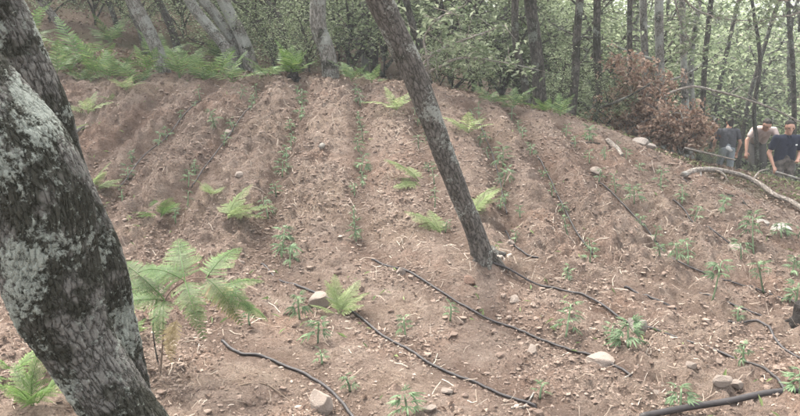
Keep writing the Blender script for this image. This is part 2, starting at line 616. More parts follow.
# rows of the plot (centre lines of the furrows), read off the photograph and laid on the slope
ROWS_PX = {
    'a': [(165, 92), (125, 135), (95, 165), (60, 210)],
    'b': [(208, 90), (170, 130), (140, 160), (105, 215), (60, 290)],
    'c': [(262, 86), (240, 120), (212, 155), (185, 195), (165, 240), (180, 300), (230, 345), (265, 354), (300, 366), (335, 393), (355, 414)],
    'd': [(304, 86), (298, 115), (283, 165), (270, 210), (264, 250), (280, 278), (312, 293), (355, 315), (400, 345), (450, 370), (500, 389), (540, 405), (570, 414)],
    'e': [(360, 88), (361, 160), (357, 215), (363, 245), (387, 265), (420, 280), (480, 312), (550, 340), (590, 355), (630, 375), (665, 392), (700, 413)],
    'f': [(415, 92), (424, 145), (434, 195), (452, 238), (500, 272), (560, 288), (630, 322), (680, 338), (720, 350), (757, 368), (785, 390)],
    'g': [(470, 108), (490, 145), (502, 190), (515, 240), (545, 265), (600, 283), (640, 296), (690, 312), (735, 325), (775, 345), (800, 359)],
    'h': [(512, 112), (535, 150), (560, 200), (588, 248), (640, 272), (705, 293), (745, 308), (800, 328)],
    'i': [(560, 124), (600, 178), (650, 226), (677, 258), (720, 277), (760, 289), (800, 302)],
    'j': [(612, 140), (650, 178), (690, 213), (730, 245), (772, 263), (800, 274)],
    'k': [(660, 162), (700, 190), (745, 215), (800, 243)],
}
ROWS = {k: spline([hit_base(*p) for p in v], 160) for k, v in ROWS_PX.items()}
ALLROW = np.vstack(list(ROWS.values()))


def row_dist(x, y):
    out = np.full(len(x), 9.0)
    sel = np.where((x > -6) & (x < 8) & (y > 2) & (y < 10.5))[0]
    for s in range(0, len(sel), 8000):
        q = sel[s:s + 8000]
        d = (x[q, None] - ALLROW[None, :, 0]) ** 2 + (y[q, None] - ALLROW[None, :, 1]) ** 2
        out[q] = np.sqrt(d.min(1))
    return out


def axis(lo, f0, f1, hi, step, growth=1.09):
    mid = np.arange(f0, f1 + step * .5, step)
    up, s, v = [], step, f1
    while v < hi:
        s *= growth
        v += s
        up.append(v)
    dn, s, v = [], step, f0
    while v > lo:
        s *= growth
        v -= s
        dn.append(v)
    return np.concatenate([dn[::-1], mid, up])


def sstep(a, b, x):
    t = np.clip((x - a) / (b - a), 0, 1)
    return t * t * (3 - 2 * t)


GX = axis(-75, -5.2, 6.6, 75, 0.022)
GY = axis(-40, 2.6, 9.9, 85, 0.021)
XX, YY = np.meshgrid(GX, GY)
_x, _y = XX.ravel(), YY.ravel()
HB = base_h(_x, _y)
RD = row_dist(_x, _y)
# the plot: bounded by the crest behind, the tilled ground thins out to the sides
crest = np.interp(_x, [-8, -4.4, -1, 1.5, 2.6, 3.4, 4.6, 6, 9], [9.0, 9.1, 9.0, 9.1, 9.1, 8.6, 7.6, 6.6, 6])
wob = 0.35 * fbm(np.stack([_x, _y], 1) * 0.8, 3, 5)
PLOT = (1 - sstep(-0.3, 0.5, _y - crest + wob)) * (1 - sstep(4.6, 6.4, np.abs(_x - 0.3) + wob)) * sstep(-3, 1, _y)
XY = np.stack([_x, _y], 1)
fine_zone = (1 - sstep(6.5, 9, np.abs(_x - .6))) * (1 - sstep(10.5, 13, _y)) * sstep(0.5, 2, _y)
fur = np.exp(-(RD / 0.10) ** 2)
berm = np.exp(-((RD - 0.30) / 0.14) ** 2)
vary = 0.75 + 0.5 * vnoise(XY * 1.3, 8)
_lb = hit_base(487, 266)
mound = .07 * np.exp(-((_x - _lb[0]) ** 2 + (_y - _lb[1]) ** 2) / .035)
steep = .28 + .72 * sstep(4.7, 6.0, _y)      # on the flatter lower ground the rows are barely ridged
H = HB + mound + PLOT * vary * steep * (0.045 * berm - 0.10 * fur)
n1 = fbm(XY * 1.9, 2, 21)
n2 = fbm(XY * 5.5, 2, 22)
n3 = fbm(XY * 13.0, 2, 23)
n4 = vnoise(XY * 27.0, 25) + .7 * np.abs(vnoise(XY * 19.0, 26))
ridg = 1 - np.abs(vnoise(XY * 8.5, 24))
pits = np.clip(vnoise(XY * 6.0, 31) - 0.52, 0, 1)
calm = 1 - .65 * np.exp(-(RD / .09) ** 2)
tilled = calm * np.clip(PLOT * (0.75 + 0.6 * vnoise(XY * 0.55, 33)), 0.15, 1)
H = H + fine_zone * (0.018 * n1 + tilled * (.92 + .43 * steep) * (0.030 * n2 + 0.034 * n3 + 0.022 * n4 + 0.020 * ridg - 0.12 * pits * (.35 + .65 * steep)))
H = H + (1 - fine_zone) * 0.10 * fbm(XY * 0.5, 3, 40)
GV = np.stack([_x, _y, H], 1)
nx, ny = len(GX), len(GY)
ii = (np.arange(ny - 1)[:, None] * nx + np.arange(nx - 1)[None, :]).ravel()
GF = np.stack([ii, ii + 1, ii + nx + 1, ii + nx], 1)
gme = mesh_np('ground', GV, GF, M['soil'], attrs={'plot': PLOT, 'furrow': PLOT * np.exp(-(RD / 0.13) ** 2)}, smooth=True)
ground = obj('ground', gme)
tag(ground, 'tilled pinkish brown hillside soil with shallow furrows under the wood', None, kind='structure')
HG = H.reshape(ny, nx)
PG = PLOT.reshape(ny, nx)


def gsample(G, x, y):
    x = np.asarray(x, dtype=np.float64)
    y = np.asarray(y, dtype=np.float64)
    i = np.clip(np.searchsorted(GX, x) - 1, 0, nx - 2)
    j = np.clip(np.searchsorted(GY, y) - 1, 0, ny - 2)
    u = np.clip((x - GX[i]) / (GX[i + 1] - GX[i]), 0, 1)
    v = np.clip((y - GY[j]) / (GY[j + 1] - GY[j]), 0, 1)
    return (G[j, i] * (1 - u) + G[j, i + 1] * u) * (1 - v) + (G[j + 1, i] * (1 - u) + G[j + 1, i + 1] * u) * v


def gz(x, y):
    return gsample(HG, x, y)


def on(px, py):
    p = hit_base(px, py)
    return np.array([p[0], p[1], float(gz(p[0], p[1]))])


def gnormal(x, y, e=0.12):
    return Vector((-(float(gz(x + e, y)) - float(gz(x - e, y))) / (2 * e), -(float(gz(x, y + e)) - float(gz(x, y - e))) / (2 * e), 1)).normalized()


# ------------------------------------------------------------------ foliage arrays
def leaves(P, size, up=0.5, seed=0, aspect=0.5, dirv=None, fold=0.18):
    """folded rhombic leaves (2 triangles) at points P; up = how far the blades face the sky"""
    g = np.random.default_rng(seed)
    n = len(P)
    s = size * g.uniform(0.65, 1.35, n) if np.isscalar(size) else size
    nr = g.normal(size=(n, 3))
    nr[:, 2] = np.abs(nr[:, 2]) + up * 2
    nr /= np.linalg.norm(nr, axis=1)[:, None]
    d = g.normal(size=(n, 3)) if dirv is None else dirv + 0.5 * g.normal(size=(n, 3))
    d -= nr * (d * nr).sum(1)[:, None]
    d /= np.linalg.norm(d, axis=1)[:, None] + 1e-9
    w = np.cross(nr, d)
    s = s[:, None]
    V = np.stack([P - d * s * .5, P + w * s * aspect * .5 + nr * s * fold + d * s * 0.05, P + d * s * .5 - nr * s * .1,
                  P - w * s * aspect * .5 + nr * s * fold + d * s * 0.05], 1).reshape(-1, 3)
    b = np.arange(n) * 4
    F = np.vstack([np.stack([b, b + 1, b + 2], 1), np.stack([b, b + 2, b + 3], 1)])
    return V, F, np.repeat(g.random(n), 4)


def crown_arrays(seed, n_limb=7, rad=2.2, height=3.2, n_leaf=2600, leaf=0.13, base=0.0):
    """limbs fanning from (0,0,base); leaf clumps round their outer twigs"""
    g = np.random.default_rng(seed)
    limbs, tips = [], []
    for k in range(n_limb):
        a = k * 2.4 + g.uniform(-.4, .4)
        u = (k + 0.5) / n_limb
        z0 = base + height * 0.45 * u
        rr = rad * (0.55 + 0.45 * math.sin(math.pi * (0.25 + 0.6 * u))) * g.uniform(.8, 1.15)
        e = np.array([math.cos(a) * rr, math.sin(a) * rr, base + height * (0.25 + 0.75 * u) * g.uniform(.85, 1.1)])
        c0 = np.array([0, 0, z0])
        mid = c0 * .5 + e * .5 + g.normal(size=3) * 0.15 * rad + np.array([0, 0, .12 * rad])
        L = spline([c0, mid, e], 9)
        limbs.append((L, np.linspace(0.045, 0.010, 9) * (0.7 + .3 * rad / 2)))
        for t in (3, 4, 5, 6, 7, 8):
            for q in range(2):
                dirv = g.normal(size=3) * np.array([1, 1, .6])
                dirv /= np.linalg.norm(dirv)
                tip = L[t] + dirv * rad * g.uniform(.2, .42)
                limbs.append((spline([L[t], (L[t] + tip) / 2 + g.normal(size=3) * .05 * rad, tip], 5), np.linspace(0.012, 0.004, 5)))
                tips.append(tip)
                tips.append((L[t] + tip) / 2)
    tips = np.array(tips)
    w = g.random(len(tips)) ** 1.5 + .08
    idx = g.choice(len(tips), n_leaf, p=w / w.sum())
    P = tips[idx] + g.normal(size=(n_leaf, 3)) * np.array([.16, .16, .10]) * rad
    return limbs, P


def build_crown(seed, mat_leaf, mat_bark, **kw):
    leaf = kw.pop('leaf', .13)
    up = kw.pop('up', .5)
    limbs, P = crown_arrays(seed, **kw)
    parts = []
    for C, r in limbs:
        V, F, bk = tube_arrays(C, r, 5)
        parts.append((V, F, {'bk': bk}))
    V, F, A = join_arrays(parts)
    bm_ = mesh_np('limb_mesh', V, F, mat_bark, vec={'bk': A['bk']}, smooth=True)
    V, F, rn = leaves(P, leaf, up, seed)
    lm = mesh_np('crown_mesh', V, F, mat_leaf, attrs={'rnd': rn})
    return bm_, lm


# high crowns (over the frame, they shade the place) and low understorey sprays
CROWNS = [build_crown(100 + k, M['oak_leaf'], M['bark_dark'], n_limb=7, rad=2.3, height=3.4, n_leaf=380, leaf=.16) for k in range(3)]
SPRAYS = [build_crown(200 + k, M['understory'], M['bark_dark'], n_limb=8, rad=1.25, height=2.8, n_leaf=2300, leaf=.08, base=.15, up=.7) for k in range(4)]
SPRAYS_PALE = [build_crown(230 + k, M['oak_leaf_pale'], M['bark_pale'], n_limb=8, rad=1.2, height=2.6, n_leaf=2600, leaf=.10, base=.3, up=.7) for k in range(2)]

# ------------------------------------------------------------------ trees


def add_crown(t, top, scale, seed):
    bm_, lm = CROWNS[seed % 3]
    rz = seed * 1.7
    obj('limb', bm_, t, top, (0, 0, rz), scale)
    obj('crown', lm, t, top, (0, 0, rz), scale)


def tree(name, label, pxs, D, w, bark='bark_dark', grp=None, height=6.5, crown=0.9, seed=0, seg=10, flare=0.35, base=None, rough=0.10, taper=0.55, n=40, side=None):
    """pxs: points of the stem in the photograph (base first); the stem stands D metres ahead and goes on up past the frame"""
    pts = [at(p[0], p[1], D if len(p) < 3 else p[2]) for p in pxs]
    b = pts[0]
    z = float(gz(b[0], b[1]))
    if z < b[2] - 0.02:
        d = (pts[1] - pts[0]) / max(.2, (pts[1] - pts[0])[2])
        k = min(1.5, b[2] - z)
        pts = [np.array([b[0] - d[0] * k * .6, b[1], z])] + pts
    root = pts[0].copy()
    root[2] = float(gz(root[0], root[1]))
    lead = pts[-1] - pts[-2]
    lead = lead / max(.15, lead[2])
    top = pts[-1]
    while top[2] < root[2] + height:
        lead = lead * .86 + np.array([0, 0, 1]) * .14
        lead[2] = 1
        top = top + lead * 1.1 + np.array([random.uniform(-.1, .1), random.uniform(-.1, .1), 0])
        pts.append(top)
    pts[0] = pts[0] - np.array([0, 0, .12])
    C = spline(pts, n) - root
    rb = w * D / FPX / 2 * .9
    rad = rb * (1 - (1 - taper) * np.linspace(0, 1, n) ** 1.1)
    t = thing(name, label, 'tree', root, 0, grp)
    obj('trunk', tube('trunk_mesh', C, rad, seg, M[bark], rough=rough, rfreq=2.2 / max(rb, .04) * .12, seed=seed, flare=(0.18, flare, flare * .3)), t)
    if crown:
        add_crown(t, tuple(C[-1] - np.array([0, 0, 1.2])), crown, seed)
    for k, (tpos, az_, ln) in enumerate(side or []):
        i = int(tpos * (n - 1))
        p0 = C[i]
        e = p0 + np.array([math.cos(az_) * ln, math.sin(az_) * ln, ln * .35])
        mid = (p0 + e) / 2 + np.array([0, 0, -.04 * ln]) + rng.normal(size=3) * .06 * ln
        obj('branch', tube('branch_mesh', spline([p0, mid, e], 10), np.linspace(rad[i] * .35, .006, 10), 6, M[bark]), t)
    return t


# the forked oak beside the camera: two stems from one stool
def slant(pts):
    """widths were read level across the picture: turn them into radii square to the leaning stem"""
    P = np.array(pts)
    d = np.gradient(P[:, :3], axis=0)
    c = np.abs(d[:, 2]) / (np.hypot(d[:, 0], d[:, 2]) + 1e-9)
    for p, k in zip(pts, c):
        p[3] *= k


def forked_oak():
    root = np.array([-0.62, 2.05, float(gz(-0.62, 2.05))])
    t = thing('oak_tree', 'thick lichen covered forked oak leaning in at the picture edge', 'tree', root)
    D = 2.0
    edge = [(560, 168, 268), (480, 124, 212), (416, 84, 167), (383, 62, 146), (358, 46, 127), (333, 31, 114), (308, 16, 107), (283, 6, 103), (258, 1, 100), (233, -3, 98), (208, -6, 95), (180, -16, 88), (150, -34, 74), (110, -60, 40), (70, -84, 6), (30, -106, -24), (-40, -148, -70)]
    pts, rad = [], []
    for y, l, r in edge:
        c = at((l + r) / 2, y, D)
        pts.append(np.append(c, (r - l) / 2 / FPX * D * .96))
    slant(pts)
    p = pts[-1].copy()
    for k in range(4):
        p = p + np.array([-.16 + .03 * k, .10, .75, -.012])
        pts.append(p)
    pts = [np.array([root[0] + .10, root[1], root[2] - .15, .20])] + pts
    S = spline(pts, 620)
    C, rr = S[:, :3] - root, S[:, 3]
    V, F, bk = tube_arrays(C, rr, 230, rough=0.055, rfreq=7.0, seed=3, flare=(.22, .25, .08))
    # knotty swellings of the old stem
    obj('trunk', mesh_np('trunk_mesh', V, F, M['bark_near'], vec={'bk': bk}, smooth=True), t)
    # second stem, standing just behind
    D2 = 2.55
    e2 = [(325, 98, 136), (300, 96, 133), (260, 86, 125), (200, 60, 98), (150, 40, 78), (100, 26, 65), (50, 3, 43), (0, -22, 20), (-70, -55, -12), (-160, -95, -52)]
    pts = []
    for y, l, r in e2:
        c = at((l + r) / 2, y, D2)
        pts.append(np.append(c, (r - l) / 2 / FPX * D2))
    slant(pts)
    b = at(130, 400, D2)
    pts = [np.array([b[0] + .03, b[1], float(gz(b[0], b[1])) - .1, .11])] + pts
    p = pts[-1].copy()
    for k in range(4):
        p = p + np.array([-.10, .12, .8, -.008])
        pts.append(p)
    S = spline(pts, 420)
    V, F, bk = tube_arrays(S[:, :3] - root, S[:, 3], 130, rough=0.07, rfreq=8.0, seed=5)
    obj('stem', mesh_np('stem_mesh', V, F, M['bark_near'], vec={'bk': bk}, smooth=True), t)
    top = S[-1, :3] - root
    add_crown(t, (top[0], top[1], top[2] - .6), 1.0, 1)
    top = C[-1]
    add_crown(t, (top[0] - .4, top[1] - .8, top[2] - .3), 1.0, 2)


forked_oak()


def leaning_oak():
    base = on(487, 266)
    D = base[1]
    t = thing('oak_tree', 'slim dark oak leaning across the middle of the tilled plot', 'tree', base)
    w = [(487, 268, 22), (476, 235, 21), (462, 200, 21.5), (446, 160, 22.5), (428, 110, 24), (412, 70, 25.5), (394, 30, 26.5), (379, 0, 28), (360, -45, 28), (338, -95, 28)]
    pts = []
    for k, (x, y, ww) in enumerate(w):
        d = D - 0.02 * k
        p = at(x, y, d)
        pts.append(np.append(p, ww / 2 / FPX * d))
    slant(pts)
    pts[0][2] = base[2] - .08
    p = pts[-1].copy()
    for k in range(4):
        p = p + np.array([-.22 + .04 * k, -.02, .7, -.008])
        pts.append(p)
    S = spline(pts, 520)
    V, F, bk = tube_arrays(S[:, :3] - base, S[:, 3], 96, rough=0.05, rfreq=12, seed=9, flare=(.10, .45, .16))
    obj('trunk', mesh_np('trunk_mesh', V, F, M['bark_lean'], vec={'bk': bk}, smooth=True), t)
    # twisted paler stem of ivy / healed scar along the upper trunk
    C = S[:, :3] - base
    i0, i1 = 250, 420
    off = np.array([.062, -.045, 0.0])
    L = C[i0:i1:10] + off * np.linspace(.9, .75, len(C[i0:i1:10]))[:, None] + .008 * rng.normal(size=(len(C[i0:i1:10]), 3))
    obj('vine', tube('vine_mesh', spline(L, 40), np.linspace(.006, .012, 40), 8, M['bark_pale'], rough=.2, rfreq=30), t)
    for a, ln in ((-2.6, .20), (-1.5, .16), (-.5, .24), (.6, .2), (2.0, .2)):
        e = np.array([math.cos(a) * ln, math.sin(a) * ln, 0])
        e[2] = float(gz(base[0] + e[0], base[1] + e[1])) - base[2] - .015
        obj('root', tube('root_mesh', spline([(math.cos(a) * .03, math.sin(a) * .03, .07), e * .45 + np.array([0, 0, .022]), e], 12), np.linspace(.04, .010, 12), 9, M['bark_lean'], rough=.15, rfreq=14), t)
    # pale wounded bark at the foot
    for k in range(6):
        a = -1.2 + k * .2 + random.uniform(-.1, .1)
        p = np.array([.04 + .07 * math.cos(a) + random.uniform(-.01, .05), .07 * math.sin(a) - .02, .015 + random.uniform(0, .03)])
        s = random.uniform(.012, .028)
        V = np.array([[-1, -.35, 0], [1, -.25, .1], [.9, .35, 0], [-.8, .4, .1], [-.8, -.3, .3], [.8, -.2, .35], [.7, .25, .3], [-.7, .3, .35]]) * np.array([s, s, s * .6])
        Fq = [[0, 3, 2, 1], [4, 5, 6, 7], [0, 1, 5, 4], [1, 2, 6, 5], [2, 3, 7, 6], [3, 0, 4, 7]]
        obj('bark_chip', mesh_np('chip_mesh', V, np.array(Fq), M['bark_dead']), t, tuple(p), (random.uniform(-.5, .5), random.uniform(-.5, .5), random.uniform(0, 3)))
    for k, (i, a, ln) in enumerate([(395, 0.3, .6), (430, 3.4, .9), (300, 2.9, .35)]):
        p0 = C[i]
        e = p0 + np.array([math.cos(a) * ln, math.sin(a) * ln, .2 * ln])
        obj('branch', tube('branch_mesh', spline([p0, (p0 + e) / 2 + rng.normal(size=3) * .06, e], 10), np.linspace(.011, .003, 10), 6, M['bark_dark']), t)
    top = C[-1]
    add_crown(t, tuple(top - np.array([0, 0, .8])), .9, 4)


leaning_oak()

G_EDGE = 'trees along the plot edge'
tree('oak_tree', 'pale leaning oak rising from the bank of ferns', [(166, 74), (158, 52), (146, 26), (132, 0)], 9.5, 14, 'bark_pale', G_EDGE, seed=11, seg=24, n=90)
tree('oak_tree', 'dark thin trunk just behind the pale leaning oak over the ferns', [(146, 52), (140, 30), (128, 0)], 11.2, 7, 'bark_dark', G_EDGE, seed=12)
tree('oak_tree', 'thin leaning trunk at the upper end of the fern bank beside forked oak', [(72, 45), (62, 28), (40, 0)], 12.0, 8, 'bark_pale', G_EDGE, seed=13)
tree('oak_tree', 'thin dark upright trunk above the middle of the fern bank', [(124, 48), (118, 30), (108, 0)], 12.8, 6, 'bark_dark', G_EDGE, seed=14)
tree('oak_tree', 'slender grey trunk between pale leaning oak and the triple stems', [(176, 42), (168, 20), (158, 0)], 12.5, 8, 'bark_dark', G_EDGE, seed=15)
# triple stems
tree('oak_tree', 'first stem of the grey coppiced trio, leaning most', [(238, 72), (226, 48), (208, 26), (189, 0)], 9.8, 12, 'bark_pale', G_EDGE, seed=16, seg=20, n=70)
tree('oak_tree', 'middle stem of the grey coppiced trio', [(244, 74), (234, 44), (218, 18), (203, 0)], 10.0, 11, 'bark_pale', G_EDGE, seed=17, seg=20, n=70)
tree('oak_tree', 'last stem of the grey coppiced trio, dark at its foot', [(256, 74), (245, 45), (234, 22), (223, 0)], 9.9, 14, 'bark_pale', G_EDGE, seed=18, seg=20, n=70)
tree('oak_tree', 'thin crooked stem with a bare side branch behind burnt stump', [(290, 62), (284, 38), (279, 18), (262, 0)], 11.0, 9, 'bark_dark', G_EDGE, seed=19, side=[(.25, .4, 1.0), (.3, 2.6, .9)])
tree('oak_tree', 'sturdy grey oak standing on the crest above the middle furrow', [(332, 80), (328, 55), (319, 28), (318, 0)], 9.4, 17, 'bark_pale', G_EDGE, seed=20, seg=26, n=90, side=[(.28, .05, .9), (.34, 3.0, .8), (.4, 1.2, 1.)])
tree('oak_tree', 'thin dark stem right behind the top of the leaning oak', [(432, 92), (424, 60), (414, 30), (406, 0)], 10.6, 8, 'bark_dark', G_EDGE, seed=21)
tree('oak_tree', 'thin slightly bent trunk paired with the stouter straight one', [(529, 112), (524, 78), (516, 45), (515, 0)], 9.7, 8.5, 'bark_dark', G_EDGE, seed=22, seg=14, n=60)
tree('oak_tree', 'stout straight dark trunk at the crest, thicker of a close pair', [(541, 108), (538, 70), (534, 30), (530, 0)], 9.9, 14, 'bark_dark', G_EDGE, seed=23, seg=22, n=70)
tree('oak_tree', 'dark trunk standing alone between the close pair and the crook-footed one', [(571, 118), (575, 80), (577, 40), (580, 0)], 9.9, 9, 'bark_dark', G_EDGE, seed=24, seg=14, n=60, side=[(.3, .2, .7)])
tree('oak_tree', 'dark trunk with a crooked foot beside the russet dead bush', [(594, 112), (599, 98), (597, 55), (597, 0)], 10.3, 8.5, 'bark_dark', G_EDGE, seed=25, seg=14, n=60, side=[(.2, 2.8, .7)])
tree('oak_tree', 'slim trunk rising out of the top of the russet dead bush', [(632, 120), (630, 60), (630, 0)], 11.8, 7, 'bark_dark', G_EDGE, seed=26)
tree('oak_tree', 'grey trunk just beyond the russet dead bush, left one of two', [(647, 125), (645, 60), (643, 0)], 12.5, 9.5, 'bark_pale', G_EDGE, seed=27, seg=14)
tree('oak_tree', 'tallest grey trunk beyond the russet dead bush, broader of two', [(663, 130), (660, 70), (659, 0)], 12.2, 11, 'bark_pale', G_EDGE, seed=28, seg=14, side=[(.25, .5, 1.), (.3, 2.6, .9)])
tree('oak_tree', 'grey trunk above the arching bare branch', [(686, 140), (684, 70), (682, 0)], 12.6, 8.5, 'bark_pale', G_EDGE, seed=29, seg=14)
tree('oak_tree', 'slender dark trunk behind the person in the charcoal shirt', [(712, 150), (719, 90), (734, 20), (739, 0)], 19.5, 6, 'bark_dark', G_EDGE, seed=30)
tree('oak_tree', 'slender trunk leaning over the person in the pale pink shirt', [(742, 140), (750, 95), (765, 45), (775, 12)], 17.5, 5.5, 'bark_dark', G_EDGE, seed=31, side=[(.3, .2, .8)])
tree('oak_tree', 'upright dark trunk starting near the top of the arching branch', [(702, 120), (705, 60), (711, 0)], 14.2, 7, 'bark_dark', G_EDGE, seed=32)
tree('oak_tree', 'slim trunk just behind the person in the navy shirt', [(794, 140), (793, 70), (788, 0)], 14.6, 6, 'bark_dark', G_EDGE, seed=33)
tree('oak_tree', 'thin forking sapling trunk in the gap between the two walkers', [(757, 150), (754, 110), (760, 60), (752, 0)], 15.0, 5, 'bark_dark', G_EDGE, seed=34, side=[(.25, 2.8, 1.2)])

# farther trunks, nothing tells them apart
far = []
g = np.random.default_rng(77)
k = 0
while len(far) < 60 and k < 1500:
    k += 1
    D = g.uniform(13, 30)
    px = g.uniform(-60, 860) if k % 2 else g.uniform(20, 340)
    if 715 < px < 810 and D < 19:
        continue
    x = (px - 400) / FPX * D
    if all((x - a) ** 2 + (D - b) ** 2 > 1.1 for a, b in far):
        far.append((x, D))
for k, (x, D) in enumerate(far):
    z = float(gz(x, D))
    lean = g.uniform(-.16, .05) if x < -1 else g.uniform(-.07, .12)
    rt = np.array([x, D, z])
    hgt = g.uniform(6, 8.5)
    pts = [np.array([0, 0, -.2])] + [np.array([lean * h + g.uniform(-.12, .12), g.uniform(-.1, .1), h]) for h in np.linspace(1.2, hgt, 5)]
    t = thing('oak_tree', 'slim far trunk deep inside the dim oak wood', 'tree', rt, 0, 'slim trunks deep in the wood')
    r0 = g.uniform(.055, .12)
    obj('trunk', tube('trunk_mesh', spline(pts, 22), np.linspace(r0, r0 * .5, 22), 8, M['bark_dark' if g.random() < .6 else 'bark_pale'], rough=.08, seed=k), t)
    add_crown(t, tuple(pts[-1] - np.array([0, 0, 1.6])), g.uniform(.85, 1.15), k)

# understorey saplings behind the crest, each its own thing
SAP = [
    (275, 11.2, .8, 0), (305, 12.6, .8, 0), (352, 12.4, .75, 0), (385, 12.8, 1.0, 0), (450, 12.6, 1.0, 0), (472, 13.6, 1.2, 0), (500, 12.8, .9, 0),
    (515, 14.5, 1.3, 0), (556, 13.2, 1.0, 0), (590, 14.2, 1.2, 0), (615, 15.4, 1.3, 0), (560, 16.4, 1.4, 0), (640, 16.6, 1.4, 0), (640, 17.8, 1.3, 0),
    (690, 23, 1.6, 0), (735, 22.6, 1.7, 0), (770, 21.2, 1.6, 0), (800, 20.6, 1.5, 0), (860, 15.8, 1.3, 0), (700, 26, 1.8, 0), (755, 25.2, 1.8, 0),
    (430, 15.6, 1.3, 0), (400, 17.0, 1.4, 0), (340, 15.6, 1.1, 0), (300, 16.5, 1.2, 0), (250, 14.4, .8, 0), (480, 18.5, 1.5, 0), (530, 19.0, 1.5, 0),
    (600, 19.6, 1.6, 0), (60, 12.4, .5, 0), (105, 13.2, .55, 0), (150, 12.6, .45, 0), (190, 13.6, .6, 0), (225, 12.2, .5, 0), (130, 15.0, .7, 0), (245, 11.6, .5, 0), (205, 15.8, .8, 0), (90, 16.5, .7, 0), (30, 14.8, .7, 0), (-30, 13.5, .9, 0), (860, 17, 1.4, 0), (160, 18.5, .9, 0)]
ORD = ['first', 'second', 'third', 'fourth', 'fifth', 'sixth', 'seventh', 'eighth', 'ninth', 'tenth', 'eleventh', 'twelfth', 'thirteenth', 'fourteenth',
       'fifteenth', 'sixteenth', 'seventeenth', 'eighteenth', 'nineteenth', 'twentieth']
for k, (px, D, s, v) in enumerate(SAP):
    x = (px - 400) / FPX * D
    t = thing('sapling', 'leafy green understorey sapling filling the gaps between the oak trunks', 'sapling', (x, D, float(gz(x, D)) - .05), k * 1.3, 'understorey saplings beyond the crest')
    bm_, lm = SPRAYS[k % 4]
    obj('stem', tube('stem_mesh', spline([(0, 0, -.1), (.03, .02, .5 * s), (0, 0, 1.7 * s)], 8), np.linspace(.022, .01, 8), 6, M['bark_dark']), t)
    obj('limb', bm_, t, scale=s)
    obj('crown', lm, t, scale=s)

# pale leaved oak sapling with bare twigs beyond the leaning trunk
def pale_sapling(px, py, D, s, v, label, limbs):
    p = at(px, py, D)
    z = float(gz(p[0], p[1]))
    t = thing('oak_sapling', label, 'sapling', (p[0], p[1], z))
    g_ = np.random.default_rng(v)
    P = []
    for pts in limbs:
        L = spline([at(a[0], a[1], D + (a[2] if len(a) > 2 else 0)) - np.array([p[0], p[1], z]) for a in pts], 22)
        bo = obj('branch', tube('branch_mesh', L, np.linspace(.022 * s, .005, 22), 7, M['bark_dead'], rough=.1, rfreq=12), t)
        for i in range(5, 22):
            for q in range(2):
                d = g_.normal(size=3) * np.array([.16, .16, .12])
                tip = L[i] + d
                if g_.random() < .8:
                    obj('twig', tube('twig_mesh', spline([L[i], (L[i] + tip) / 2 + g_.normal(size=3) * .02, tip], 4), np.linspace(.006, .002, 4), 4, M['bark_dead']), bo)
                if i > 8 and g_.random() < .75:
                    m = g_.integers(5, 12)
                    P.append(tip + g_.normal(size=(m, 3)) * .05)
    V, F, rn = leaves(np.vstack(P), .085, .5, v, .45)
    obj('crown', mesh_np('crown_mesh', V, F, M['oak_leaf_pale'], attrs={'rnd': rn}), t)


pale_sapling(425, 98, 8.9, 1.0, 51, 'pale leaved oak sapling with bare white twigs beside the leaning trunk',
             [[(425, 98), (418, 80), (438, 68), (462, 58), (500, 62, .2), (530, 68, .3)], [(425, 98), (420, 70), (440, 50), (470, 38), (505, 25, .1)],
              [(425, 98), (428, 62), (424, 40), (436, 20), (460, 8)]])
pale_sapling(720, 100, 10.8, 1.0, 52, 'pale leaved oak boughs hanging above the arching branch',
             [[(668, -30), (690, 5), (720, 18), (760, 22)], [(668, -30), (680, 20), (690, 45), (678, 62)], [(830, -20), (800, 12), (770, 18), (745, 30)], [(830, -20), (790, 0), (760, -4), (735, 2)]])

# far wood: one mass of leaves on the opposite slope
def far_wood():
    g_ = np.random.default_rng(5)
    P = []
    for k in range(330):
        D = g_.uniform(19, 46)
        px = g_.uniform(-260, 1060)
        x = (px - 400) / FPX * D
        z = float(gz(x, D))
        low = x < -3
        h = z + (g_.uniform(.2, 1.4) if low and g_.random() < .6 else g_.uniform(.3, 5.0))
        s = g_.uniform(.7, 1.7)
        m = int(g_.uniform(300, 560))
        P.append(np.array([x, D, h]) + g_.normal(size=(m, 3)) * np.array([s, s, s * .55]))
    P = np.vstack(P)
    zz = gz(P[:, 0], P[:, 1])
    P = P[P[:, 2] > zz]
    V, F, rn = leaves(P, .165, .5, 6, .6)
    o = obj('woodland', mesh_np('woodland_mesh', V, F, M['understory'], attrs={'rnd': rn}))
    tag(o, 'hazy green leaf mass of the far wood behind all trunks', None, kind='stuff')


far_wood()

